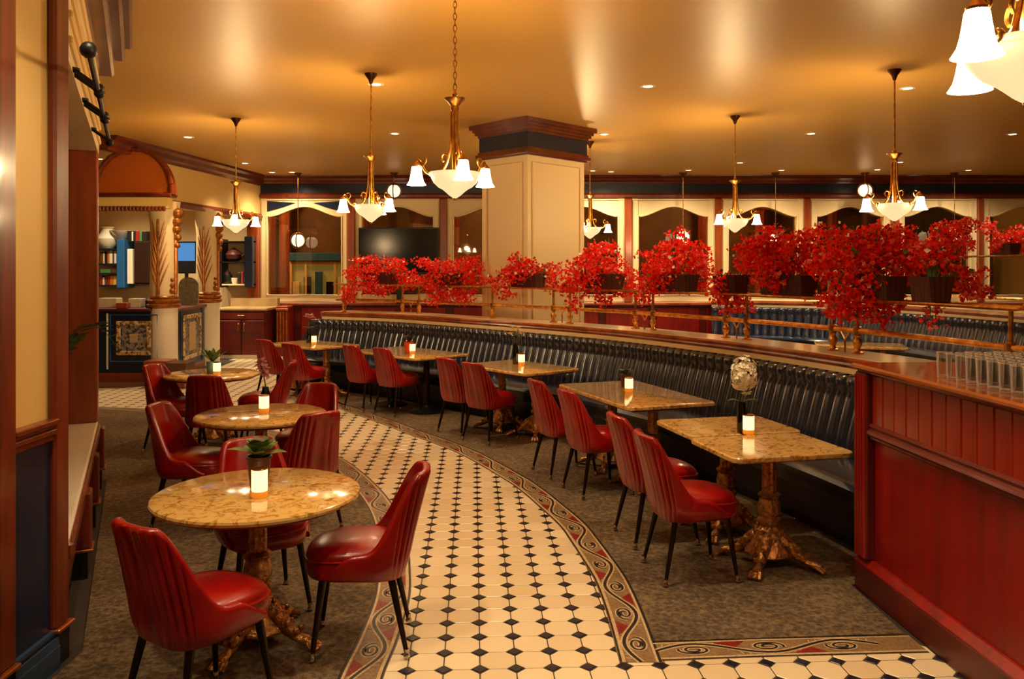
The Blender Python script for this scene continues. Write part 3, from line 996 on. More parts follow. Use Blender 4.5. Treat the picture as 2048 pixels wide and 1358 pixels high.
MB().lathe([(.08, 0), (.16, .06), (.18, .15), (.12, .24), (.04, .27), (.03, .3)], 18).build('body', m_terra, t_, smooth=True)
MB().tube([(.15, 0, .1), (.24, 0, .16), (.27, 0, .25)], [.03, .02, .015], 8).build('spout', m_terra, t_, smooth=True)
t_ = thing('white_cup', 'small white cup on the lower board of the niche shelf', 'cup', (X_(466, YS), YS + .12, z2))
MB().lathe([(.05, 0), (.07, .05), (.075, .13), (.06, .13), (.05, .03)], 16).build('body', m_white, t_, smooth=True)
t_ = thing('dark_jar', 'dark lidded jar at the left end of the niche shelf', 'jar', (X_(450, YS), YS + .15, z2))
MB().lathe([(.08, 0), (.11, .05), (.1, .2), (.06, .24)], 16).build('body', m_black, t_, smooth=True)
MB().lathe([(.07, .24), (.07, .26), (.02, .28), (.02, .31)], 16).build('lid', m_terra, t_, smooth=True)

# red cabinets against the back
CY = 16.7
cx0, cx1 = X_(434, CY), X_(532, CY)
cab = thing('red_cabinet', 'dark red two-door wooden cabinet under the niche shelf', 'cabinet', (cx0, CY, 0))
cw = cx1 - cx0
MB().box((0, .02, .08), (cw, 1.0, .98)).build('carcass', m_bark, cab)
MB().bbox((-.02, -.03, .98), (cw + .03, 1.0, 1.03), .01).build('worktop', m_stone, cab)
MB().box((0, .05, 0), (cw, 1.0, .08)).build('plinth', m_white, cab)
dr = MB().bbox((.03, -.01, .80), (cw - .03, .02, .95), .01).build('drawer', m_bark, cab)
MB().tube([(cw / 2 - .08, -.01, .88), (cw / 2 - .06, -.04, .88), (cw / 2 + .06, -.04, .88), (cw / 2 + .08, -.01, .88)], .009, 6).build('handle', m_brass, dr, smooth=True)
for s in (0, 1):
    d = MB().bbox((.03 + s * (cw / 2 - .02), -.01, .1), (cw / 2 - .01 + s * (cw / 2 - .02), .02, .78), .01).build('door', m_bark, cab)
    hx = cw / 2 + (-.06 if s == 0 else .06)
    MB().tube([(hx, -.01, .72), (hx, -.03, .70), (hx, -.03, .58), (hx, -.01, .56)], .008, 6).build('handle', m_brass, d, smooth=True)
MB().box((0, .8, 1.03), (cw, 1.0, 1.2)).build('backsplash', m_stone, cab)
# carved pilaster panels right of the cabinet
cp = thing('carved_panel', 'bright red carved panel with gilded ribs right of the cabinet', 'panel', (cx1 + .06, 17.2, 0))
pw_ = X_(577, 17.2) - cx1 - .06
MB().bbox((0, 0, 0), (pw_, .4, Z_(612, 17.2)), .02).build('board', m_bar, cp)
for k in range(4):
    x = pw_ * (k + .5) / 4
    MB().tube([(x, -.02, .3), (x, -.02, .92)], .02, 8).build('gilded_rib', m_gold, cp, smooth=True)
for z in (.25, .95, .18):
    MB().bbox((.0, -.04, z), (pw_, .0, z + .05), .01).build('band', m_gold, cp)

# television on the second window
TY = 17.7
tv = thing('television', 'large flat television mounted across the second window', 'television', (X_(797, TY), TY, 0))
tw = (X_(877, TY) - X_(717, TY)) / 2
MB().bbox((-tw, 0, Z_(548, TY)), (tw, .07, Z_(455, TY)), .01).build('casing', m_black, tv)
MB().box((-tw + .02, -.003, Z_(545, TY)), (tw - .02, 0, Z_(458, TY))).build('screen', m_dark, tv)
MB().box((-.2, .07, Z_(520, TY)), (.2, .2, Z_(480, TY))).build('wall_mount', m_black, tv)
MB().box((-.05, .06, z_sill - .02), (.05, .12, Z_(546, TY))).build('support', m_black, tv)

# ============================================================ LEFT FOREGROUND WALL
S0 = (-2.065, 3.84)
AN = math.atan2(.910, -.415)
lw = thing('wall_partition', '', '', (S0[0], S0[1], 0), AN)
del lw['label'], lw['category']; lw['kind'] = 'structure'
LE = 3.36
MB().box((.03, .03, .17), (LE, .5, .50)).build('half_wall', m_wood, lw)
MB().box((.03, .05, 0), (LE, .5, .17)).build('base_board', m_black, lw)
MB().bbox((.03, -.0, .50), (LE - .02, .62, .545), .01).build('sill', m_white, lw)
MB().bbox((.03, -.02, .44), (LE, .04, .52), .012).build('sill_moulding', m_wood, lw)
for xx in (1.05, 2.1, 3.22):
    MB().bbox((xx, -.05, .17), (xx + .16, .05, .50), .01).build('pilaster', m_wood, lw)
    MB().bbox((xx - .01, -.06, .155), (xx + .17, .06, .172), .004).build('copper_edge', m_copper, lw)
    MB().box((xx, -.03, 0), (xx + .16, .05, .155)).build('pilaster_foot', m_black, lw)
MB().bbox((LE - .12, .0, .545), (LE + .1, .25, 2.78), .01).build('jamb', m_woodh, lw)
MB().box((LE - .1, .25, .545), (LE + .1, .5, 2.78)).build('jamb_back', m_navy, lw)
MB().box((LE, .0, 0), (LE + .1, .5, .545)).build('end_post', m_woodh, lw)
MB().box((.0, .60, .545), (LE + .1, .66, 2.78)).build('back_panel', m_navy, lw)
MB().box((.0, .0, 2.78), (LE + .1, .66, CEIL)).build('header', m_cream, lw)
for z in (2.86, 2.98, 3.10, 3.3):
    MB().bbox((0, -.02, z), (LE + .1, .02, z + .035), .008).build('header_moulding', m_wall, lw)
MB().bbox((0, -.12, 3.45), (LE + .14, .1, 3.6), .02).build('crown_moulding', m_cornice, lw)
MB().bbox((0, -.2, 3.6), (LE + .18, .1, 3.72), .02).build('crown_moulding', m_cornice, lw)
MB().bbox((0, -.26, 3.72), (LE + .22, .1, CEIL - .001), .02).build('crown_moulding', m_cornice, lw)

# pier next to the camera
PX = -2.07
pier = thing('wall_pier', '', '', (0, 0, 0)); del pier['label'], pier['category']; pier['kind'] = 'structure'
MB().box((-2.7, 2.6, 0), (PX - .03, 3.84, CEIL)).build('core', m_wall, pier)
MB().box((PX - .03, 3.42, .17), (PX - .012, 3.73, 1.04)).build('wainscot_panel', m_navy, pier)
MB().bbox((PX - .03, 3.72, .17), (PX + .012, 3.84, CEIL), .012).build('corner_post', m_wood, pier)
MB().bbox((PX - .03, 3.30, .17), (PX + .02, 3.42, CEIL), .012).build('corner_post', m_wood, pier)
MB().bbox((PX - .03, 2.9, .17), (PX + .03, 3.31, CEIL), .012).build('corner_post', m_cornice, pier)
cr_ = MB()
for (o, z0, z1) in ((.014, 1.03, 1.06), (.032, 1.06, 1.085), (.022, 1.085, 1.105), (.04, 1.105, 1.13)):
    cr_.bbox((PX - .03, 3.41, z0), (PX - .012 + o, 3.73, z1), .005)
cr_.build('chair_rail', m_wood, pier)
MB().bbox((PX - .03, 3.72, .155), (PX + .03, 3.86, .175), .005).build('copper_edge', m_copper, pier)
MB().bbox((PX - .03, 2.9, .155), (PX + .04, 3.42, .175), .005).build('copper_edge', m_copper, pier)
bb = MB()
for o, z0, z1 in ((.03, .1, .14), (.02, .14, .17), (.035, .0, .1)):
    bb.box((PX - .03, 3.41, z0), (PX - .012 + o, 3.74, z1))
bb.build('base_moulding', M('slate blue paint', (44, 66, 92), .3), pier)
MB().box((PX - .03, 2.9, 0), (PX + .01, 3.84, .155)).build('base_board', m_black, pier)

# black iron rail with ball finials on the header
rail = thing('iron_rail', 'black iron rail with ball finials along the header of the side wall', 'rail', (S0[0], S0[1], 0), AN)
MB().tube([(-.55, -.11, 2.70), (2.4, -.11, 2.74)], .013, 8).build('rod', m_black, rail, smooth=True)
MB().ball((-.56, -.11, 2.70), .035, 12).build('finial', m_black, rail, smooth=True)
MB().ball((2.42, -.11, 2.74), .03, 12).build('finial', m_black, rail, smooth=True)
for xx in (.30, .42, 1.1, 1.24, 2.2):
    bk_ = MB().tube([(xx, .0, 2.80), (xx, -.11, 2.80 - .075)], .012, 6)
    bk_.lathe([(.03, 0), (.03, .012)], 10, (xx, -.004, 2.795))
    bk_.ball((xx, -.115, 2.715), .028, 8)
    bk_.build('bracket', m_black, rail, smooth=True)

# plant on the sill
fp = thing('potted_fern', 'potted fern on the low sill with one frond past the jamb', 'plant', (S0[0] + .910 * 0 - .415 * 2.75 - .910 * .34, S0[1] + .910 * 2.75 - .415 * .34, .545))
MB().lathe([(.10, 0), (.14, .26), (.16, .28), (.15, .3)], 18).build('pot', m_terra, fp, smooth=True)
fronds = MB()
tipw = at(232, 690, 1.12)
def frond(mb, a, b, arch_h, n=13, ln=.11):
    a, b = Vector(a), Vector(b)
    d = (b - a); side = Vector((-d.y, d.x, 0)).normalized()
    pts = []
    for i in range(n + 1):
        t = i / n
        p = a + d * t + Vector((0, 0, arch_h * 4 * t * (1 - t)))
        pts.append(p)
    mb.tube(pts, [.006 * (1 - .7 * i / n) for i in range(n + 1)], 5)
    for i in range(2, n + 1):
        t = i / n
        l = ln * (math.sin(PI * min(1, t * .95 + .05)) + .12)
        for s in (-1, 1):
            p = pts[i]; q = p + side * s * l + d.normalized() * l * .6 + Vector((0, 0, -.02 + .03 * s * 0))
            m_ = (p + q) / 2 + d.normalized() * .022
            m2 = (p + q) / 2 - d.normalized() * .022
            mb.add([tuple(p), tuple(m2), tuple(q), tuple(m_)], [(0, 1, 2, 3)])
base = (0, 0, .3)
loc = Vector(fp.location)
for k in range(7):
    a_ = 1.0 + k * .85
    fronds = MB(); frond(fronds, base, (.3 * math.cos(a_), .3 * math.sin(a_), .75 + .1 * (k % 3)), .12); fronds.build('frond', m_green, fp)
fr_ = MB(); frond(fr_, base, (.58, -.06, .66), .34, 16, .13); fr_.build('frond', m_green, fp)
# ============================================================ CURVED BANQUETTE
def banquette(curve, name, label, m, ztop, chw=.118, amp=.046, seat=True, seat_o=.66):
    root = thing(name, label, 'banquette')
    P0 = resample(curve, chw / 8)
    rows = []
    nprof = [(.0, ztop - .02), (.035, ztop), (.075, ztop - .012), (.09, ztop - .05), (.092, ztop - .10), (.08, ztop - .135), (.098, ztop - .18), (.135, ztop - .3), (.17, ztop - .42), (.20, ztop - .52), (.20, ztop - .58)]
    wgt = [0, .25, .8, 1, .9, .7, 1, 1, 1, .9, .5]
    for i, p in enumerate(P0):
        nx, ny = normal(P0, i)
        f = abs(math.sin(PI * i / 8))
        bul = f ** .6 - 1
        row = []
        for (o, z), wg in zip(nprof, wgt):
            oo = o + amp * bul * wg
            row.append((p[0] + nx * oo, p[1] + ny * oo, z + (.012 * bul if .05 < o < .11 and z > ztop - .08 else 0)))
        rows.append(row)
    MB().grid(rows).build('channelled_back', m, root, smooth=True, angle=70)
    P1 = resample(curve, .12)
    if seat:
        MB().sweep(P1, [(.08, .30), (.08, .45), (.3, .475), (seat_o - .06, .47), (seat_o - .015, .455), (seat_o, .425), (seat_o - .01, .39), (seat_o - .03, .375), (seat_o - .05, .30)]).build('seat', m, root, smooth=True)
        MB().sweep(P1, [(.08, .0), (.08, .31), (seat_o - .06, .31), (seat_o - .06, .10), (seat_o - .14, .09), (seat_o - .14, 0)]).build('seat_base', m_black, root)
    MB().sweep(P1, [(-.02, 0), (-.02, ztop - .01), (.06, ztop - .03), (.09, 0)]).build('back_frame', m_black, root)
    return root
banquette(BCV, 'banquette', 'long curved black vinyl banquette with channelled back behind the square tables', m_tuft, 1.03)
# capping ledge on the banquette wall
P1 = resample(BCV, .12)
lg = thing('ledge_wall', 'wooden partition with cream-topped ledge capping the long curved banquette', 'ledge')
MB().sweep(P1, [(-.42, 0), (-.42, 1.10), (-.03, 1.10), (-.03, 0)]).build('partition', m_bark, lg)
MB().sweep(P1, [(-.02, 1.03), (-.02, 1.072), (.035, 1.072), (.035, 1.03)]).build('cream_strip', m_cream, lg)
MB().sweep(P1, [(-.46, 1.07), (-.46, 1.13), (-.44, 1.148), (.05, 1.148), (.065, 1.135), (.06, 1.118), (.045, 1.11), (.05, 1.095), (.035, 1.072)]).build('wood_moulding', m_ledge, lg)
MB().sweep(P1, [(-.42, 1.148), (-.42, 1.152), (.02, 1.152), (.02, 1.148)]).build('ledge_top', M('polished cream ledge', (240, 216, 176), .22, coat=.3), lg)

# second banquette at the right
B2 = catmull([(4.2, 17.35), (5.3, 17.1), (6.3, 16.4), (7.0, 14.9), (7.42, 12.6), (7.6, 10.8), (7.62, 9.3)], 10)
b2 = banquette(B2, 'banquette', 'blue-black vinyl banquette of the far bay, seen under the flowers', m_tuft2, 1.03, chw=.17)
P2 = resample(B2, .15)
lg2 = thing('ledge_wall', 'wooden ledge capping the blue-black banquette of the far bay', 'ledge')
MB().sweep(P2, [(-.4, 0), (-.4, 1.10), (-.03, 1.10), (-.03, 0)]).build('partition', m_bark, lg2)
MB().sweep(P2, [(-.02, 1.03), (-.02, 1.072), (.035, 1.072), (.035, 1.03)]).build('cream_strip', m_cream, lg2)
MB().sweep(P2, [(-.46, 1.07), (-.46, 1.16), (.05, 1.16), (.06, 1.118), (.035, 1.072)]).build('wood_moulding', m_ledge, lg2)
MB().sweep(P2, [(-.44, 1.16), (-.44, 1.175), (.03, 1.175), (.03, 1.16)]).build('ledge_top', m_cream, lg2)

# ---- brass railing on the ledge
RC = offset(resample(BCV, .06), -.21)
def rail_at(u):
    k = (u - U0) / F
    for a, b in zip(RC, RC[1:]):
        fa, fb = a[0] - k * a[1], b[0] - k * b[1]
        if fa * fb <= 0:
            t = fa / (fa - fb + 1e-12)
            return Vector((a[0] + (b[0] - a[0]) * t, a[1] + (b[1] - a[1]) * t, 0)), math.atan2(b[1] - a[1], b[0] - a[0])
    return Vector((*RC[-1], 0)), -1.3
ZL, ZU, ZT = 1.33, 1.57, 1.152
def railing(name, label, curve, zl, zu, zt, posts, props, m=m_brass):
    r = thing(name, label, 'railing')
    MB().tube([(x, y, zl) for x, y in curve], .021, 8).build('lower_rail', m, r, smooth=True)
    for o in (-.075, .075):
        cc = offset(curve, o)
        pts = [(x, y, zu) for x, y in cc]
        e = Vector((cc[-1][0] - cc[-2][0], cc[-1][1] - cc[-2][1], 0)).normalized()
        q = Vector(pts[-1])
        pts += [tuple(q + e * .06 + Vector((0, 0, .01))), tuple(q + e * .1 + Vector((0, 0, .04))), tuple(q + e * .11 + Vector((0, 0, .075)))]
        MB().tube(pts, .014, 8).build('upper_rail', m, r, smooth=True)
    for x, y in posts:
        pb = MB().lathe([(.045, zt), (.048, zt + .012), (.028, zt + .02), (.020, zt + .04), (.034, zt + .075), (.036, zt + .10), (.018, zt + .125), (.026, zt + .14), (.016, zt + .15)], 12, (x, y, 0))
        pb.build('post_base', m, r, smooth=True)
        MB().lathe([(.014, zt + .14), (.014, zu)], 10, (x, y, 0)).build('post', m, r, smooth=True)
        fb = MB()
        for z in (zl,):
            fb.lathe([(.02, z - .035), (.034, z - .025), (.034, z + .025), (.02, z + .035)], 12, (x, y, 0))
        fb.build('rail_fitting', m, r, smooth=True)
        MB().tube([(x - .09, y, zu), (x + .09, y, zu)], .012, 6).build('crossbar', m, r, smooth=True)
    for x, y, a in props:
        pm = MB()
        dx, dy = math.cos(a) * .05, math.sin(a) * .05
        pm.tube([(x, y, zt), (x, y, zt + .1)], .008, 6)
        pm.tube([(x, y, zt + .1), (x - dx * .7, y - dy * .7, zt + .15), (x - dx, y - dy, zl)], .007, 6)
        pm.tube([(x, y, zt + .1), (x + dx * .7, y + dy * .7, zt + .15), (x + dx, y + dy, zl)], .007, 6)
        pm.build('forked_prop', m, r, smooth=True)
    return r
posts, props = [], []
for u in (688, 805, 838, 985, 1107, 1140, 1271, 1306, 1452, 1494, 1666, 1715):
    p, a = rail_at(u); posts.append((p.x, p.y))
for u in (1124, 1289, 1473, 1690, 822):
    p, a = rail_at(u); props.append((p.x, p.y, a))
posts.append((RC[-1][0] - .02, RC[-1][1] + .12))
railing('brass_railing', 'brass double railing on forked posts along the ledge of the long banquette', RC[3:], ZL, ZU, ZT, posts, props)
RC2 = offset(resample(B2, .1), -.2)
k0 = len(RC2) // 2
railing('brass_railing', 'tall thin brass railing carrying planters on the far bay ledge', RC2[k0:], 1.36, 2.02, 1.175, [RC2[i] for i in range(k0 + 4, len(RC2), 14)], [])

# ---- red flowering plants
rnd = random.Random(11)
def bracts(mb, c, rad, n, size):
    for _ in range(n):
        d = Vector((rnd.gauss(0, 1), rnd.gauss(0, 1), rnd.gauss(0, 1)))
        d = d.normalized() * (rnd.random() ** .45)
        p = Vector((c[0] + d.x * rad[0], c[1] + d.y * rad[1], c[2] + d.z * rad[2]))
        a = Vector((rnd.gauss(0, 1), rnd.gauss(0, 1), rnd.gauss(0, 1))).normalized()
        b = a.cross(Vector((rnd.gauss(0, 1), rnd.gauss(0, 1), rnd.gauss(0, 1)))).normalized()
        nrm = a.cross(b)
        s = size * rnd.uniform(.65, 1.25)
        t = p + a * s
        l = p + a * s * .5 + b * s * .42 + nrm * s * .18
        r_ = p + a * s * .5 - b * s * .42 + nrm * s * .18
        x = rnd.random()
        mi = 0 if x < .60 else 1 if x < .80 else 2 if x < .94 else 3 if x < .97 else 4
        mb.add([tuple(p), tuple(l), tuple(t), tuple(r_)], [(0, 1, 2), (0, 2, 3)], mi)
FM = [m_bract, m_bract2, m_bract3, m_green, m_wpet]
def plant(label, u, blobs, pl, fdepth=None, base=None, ang=None, zu=ZU, size=.044, planter_m=None, dens=1.0):
    # blobs: (u, v, radius_u px, radius_v px); pl: planter length m
    if base is None:
        p, a = rail_at(u)
    else:
        p, a = Vector((*base, 0)), ang
    root = thing('flowering_plant', label, 'plant', (p.x, p.y, zu + .014), a, 'red flowering plants in railing planters')
    hl = pl / 2
    t = MB()
    n = max(4, int(pl / .03))
    # fluted trough
    for sgn in (-1, 1):
        rows = []
        for i in range(n * 2 + 1):
            x = -hl + pl * i / (n * 2)
            e = .006 if i % 2 else 0
            rows.append([(x * .94, sgn * (.075 + e), 0), (x, sgn * (.10 + e), .17)])
        t.grid(rows if sgn < 0 else [list(reversed(r)) for r in rows])
    for sgn in (-1, 1):
        rows = []
        for i in range(9):
            y = -.1 + .2 * i / 8
            e = .006 if i % 2 else 0
            rows.append([(sgn * (hl * .94 + e), y * .75, 0), (sgn * (hl + e), y, .17)])
        t.grid(rows if sgn > 0 else [list(reversed(r)) for r in rows])
    t.add([(-hl * .94, -.075, 0), (hl * .94, -.075, 0), (hl * .94, .075, 0), (-hl * .94, .075, 0)], [(3, 2, 1, 0)])
    t.add([(-hl, -.1, .15), (hl, -.1, .15), (hl, .1, .15), (-hl, .1, .15)], [(0, 1, 2, 3)])
    t.build('planter', planter_m or m_terra, root)
    fl = MB(); stems = MB()
    ca, sa = math.cos(-a), math.sin(-a)
    for (bu, bv, ru, rv) in blobs:
        Yd = p.y
        # place on the line through the planter, measured at its depth
        x = (bu - U0) / F * Yd
        z = CAMZ + (V0 - bv) / F * Yd
        RX, RZ = ru / F * Yd, rv / F * Yd
        # slide along the planter direction so plants keep their own depth
        dx = x - p.x
        tx_ = math.cos(a); ty_ = math.sin(a)
        lxx = dx / tx_ if abs(tx_) > .5 else dx
        wx, wy = (dx, 0)
        lx_, ly_ = wx * ca - wy * sa, wx * sa + wy * ca
        c = (lx_, ly_, z - zu - .014)
        RD = max(.12, min(RX, RZ) * .9)
        # local ellipsoid kept isotropic in plan
        rr = (RX * abs(math.cos(a)) + RD * abs(math.sin(a)), RX * abs(math.sin(a)) + RD * abs(math.cos(a)), RZ)
        nn = int(dens * 4.6 * (RX * RZ * 3.1) / (size * size * .62))
        bracts(fl, c, rr, nn, size)
        st0 = (max(-hl, min(hl, lx_)), 0, .15)
        mid = ((st0[0] + c[0]) / 2, (st0[1] + c[1]) / 2, max(c[2], .15) + .04)
        stems.tube([st0, mid, c], [.008, .006, .003], 5)
    fl.build('red_blossoms', FM, root, kind='stuff')
    stems.build('stems', m_green, root)
    return root
plant('red flowering plant at the far left end of the railing, before the television', 760,
      [(728, 548, 30, 26), (775, 535, 36, 22), (812, 560, 25, 24), (755, 575, 40, 18), (700, 545, 14, 10), (718, 520, 14, 9), (745, 517, 9, 8), (797, 525, 12, 10), (700, 582, 16, 14), (695, 597, 10, 10)], .5)
plant('red flowering plant between the television and the cream pillar', 895,
      [(900, 545, 40, 32), (935, 550, 32, 36), (872, 570, 26, 22), (920, 590, 36, 20), (862, 530, 20, 12), (842, 522, 12, 9), (870, 595, 14, 18), (845, 562, 14, 12), (940, 520, 18, 10)], .5)
plant('small red flowering plant in front of the cream pillar', 1055,
      [(1050, 545, 46, 24), (1095, 550, 30, 24), (1020, 550, 22, 20), (1028, 517, 10, 12), (1000, 575, 14, 14), (1112, 532, 12, 8), (985, 560, 14, 10), (1015, 590, 10, 12), (1050, 525, 16, 10), (1105, 575, 12, 14)], .5)
plant('red flowering plant just right of the cream pillar', 1205,
      [(1200, 525, 38, 38), (1175, 560, 36, 32), (1240, 555, 34, 32), (1142, 560, 20, 26), (1205, 495, 28, 14), (1255, 580, 30, 18), (1130, 580, 14, 12), (1148, 606, 10, 22), (1205, 598, 16, 16), (1155, 530, 14, 14)], .55)
plant('dense red flowering plant under the fifth window', 1345,
      [(1350, 525, 56, 44), (1390, 540, 34, 38), (1320, 550, 34, 32), (1300, 575, 26, 20), (1355, 490, 36, 16), (1355, 468, 12, 14), (1400, 500, 18, 16), (1290, 510, 14, 10), (1365, 570, 44, 18), (1285, 600, 14, 12)], .6)
plant('trailing red flowering plant hanging below the rail between two planters', 1462,
      [(1450, 590, 28, 20), (1475, 600, 24, 20), (1445, 560, 22, 18), (1480, 560, 22, 16), (1455, 618, 18, 12), (1490, 618, 14, 12), (1425, 575, 14, 12)], .3, dens=.8)
plant('broad red flowering plant under the sixth window', 1575,
      [(1560, 530, 70, 40), (1600, 500, 66, 32), (1530, 485, 36, 22), (1510, 520, 40, 28), (1640, 540, 46, 36), (1545, 462, 22, 14), (1505, 490, 24, 18), (1560, 565, 44, 18), (1610, 470, 24, 14), (1480, 500, 12, 10)], .55, dens=1.15)
plant('largest red flowering plant spilling over the rail near the bar', 1745,
      [(1740, 540, 84, 58), (1780, 500, 62, 44), (1700, 500, 56, 40), (1820, 520, 44, 44), (1710, 590, 56, 36), (1760, 590, 50, 30), (1650, 465, 22, 18), (1680, 462, 10, 16), (1760, 462, 30, 18), (1720, 475, 30, 22), (1800, 465, 30, 16), (1690, 625, 40, 22), (1745, 625, 34, 22), (1650, 600, 26, 20), (1780, 610, 20, 18), (1770, 642, 14, 14), (1640, 530, 26, 30)], .5, size=.042)
plant('red flowering plant in the fluted planter nearest the bar glasses', 1862,
      [(1860, 520, 36, 24), (1900, 505, 30, 24), (1935, 555, 28, 30), (1945, 580, 26, 20), (1905, 545, 18, 16), (1840, 495, 26, 24), (1960, 590, 14, 10), (1890, 470, 26, 22), (1868, 618, 8, 14), (1860, 640, 8, 10), (1872, 650, 8, 8)], .2, size=.04)
for (u, lab, bl) in ((1900, 'red flowering plant on the far railing under the eighth window', [(1900, 465, 40, 26), (1935, 450, 24, 18), (1880, 480, 30, 16), (1930, 490, 24, 16)]),
                     (2010, 'red flowering plant on the far railing at the edge of the room', [(2005, 478, 30, 18), (2040, 470, 26, 20), (1978, 455, 14, 16), (2030, 500, 24, 10), (1995, 495, 20, 9)])):
    k = (u - U0) / F
    i = min(range(len(RC2)), key=lambda i: abs(RC2[i][0] - k * RC2[i][1]))
    plant(lab, u, bl, .4, base=RC2[i], ang=math.atan2(RC2[i][1] - RC2[i - 1][1], RC2[i][0] - RC2[i - 1][0]), zu=2.02, size=.05)

# ============================================================ BAR
BA = math.atan2(-.9989, .048)
bar = thing('bar_counter', 'cherry-red wooden bar counter with vertical planks and a fluted corner post', 'bar', (1.945, 4.665, 0), BA)
BL = 6.2
ZBAR = 1.275
MB().box((.02, .06, .0), (BL, .9, ZBAR - .04)).build('carcass', m_bark, bar)
MB().bbox((-.02, .0, 0), (BL, .08, .155), .006).build('plinth', m_bark, bar)
MB().sweep([(-.02, .03), (BL, .03)], [(-.04, .155), (-.04, .20), (.0, .20), (.012, .185), (.03, .165), (.03, .155)]).build('plinth_moulding', m_bar, bar)
po = MB()
po.bbox((-.01, .0, .2), (.125, .1, ZBAR - .045), .006)
po.build('corner_post', m_bark, bar)
for k in range(4):
    x = .012 + k * .031
    MB().tube([(x, -.002, .21), (x, -.002, ZBAR - .06)], .0125, 8).build('flute', m_bar, bar, smooth=True)
MB().box((-.014, .02, .0), (.03, .9, ZBAR - .045)).build('end_panel', m_bark, bar)
x0 = .13; k = 0
pr_ = None
pwid = .118
while x0 < BL - .2:
    if pr_ is None:
        pr_ = MB().bbox((.002, .028, .945), (pwid - .002, .06, ZBAR - .05), .006).build('plank', m_plank, bar); o = pr_
    else:
        o = pr_.copy(); COL.objects.link(o)
    o.location = (k * pwid + .13, .002 * (k % 2), 0)
    k += 1; x0 += pwid
MB().sweep([(.125, .045), (BL, .045)], [(-.01, .865), (-.01, .955), (.02, .955), (.034, .942), (.024, .93), (.04, .915), (.045, .90), (.03, .885), (.03, .875), (.018, .865)]).build('mid_rail', m_bark, bar)
MB().box((.13, .045, .19), (BL, .06, .87)).build('lower_panel', m_bar, bar)
MB().sweep([(.0, .03), (BL, .03)], [(-.03, ZBAR - .055), (-.03, ZBAR - .03), (.025, ZBAR - .03), (.02, ZBAR - .045), (.005, ZBAR - .055)]).build('top_moulding', m_bark, bar)
MB().bbox((-.03, -.02, ZBAR - .032), (BL, 1.0, ZBAR), .010).build('countertop', m_counter, bar)

# tumblers
def bar_w(x, y): 
    return (1.945 + math.cos(BA) * x - math.sin(BA) * y, 4.665 + math.sin(BA) * x + math.cos(BA) * y)
gl = None
rown = ['nearest the counter edge', 'second from the counter edge', 'third from the counter edge', 'fourth from the counter edge', 'fifth from the counter edge', 'rearmost, by the railing']
for r in range(6):
    for k in range(13):
        x = .66 + k * .079 + (.04 if r % 2 else 0)
        y = .125 + r * .072
        lx_, ly_ = bar_w(x, y)
        lab = 'clear tumbler, %s from the banquette end in the row %s' % (ordn[k], rown[r])
        if gl is None:
            g = MB().lathe([(.029, 0), (.031, .006), (.0328, .058), (.0345, .124), (.033, .1245), (.0305, .058), (.0275, .014), (.001, .014)], 14, flute=7, fd=.02)
            gl = thing('tumbler', lab, 'glass', (lx_, ly_, ZBAR), r + k, 'clear tumblers on the bar')
            g.build('glass_wall', m_clear, gl, smooth=True, angle=50)
            MB().tube([(.0338 * math.cos(a * PI / 8), .0338 * math.sin(a * PI / 8), .125) for a in range(16)], .0017, 5, closed=True).build('rim', m_rim, gl, smooth=True)
            MB().lathe([(.029, .0005), (.0312, .004), (.0315, .013), (.026, .014)], 14, flute=7, fd=.03).build('thick_base', m_rim, gl, smooth=True)
        else:
            dup(gl, (lx_, ly_, ZBAR), r + k, lab)

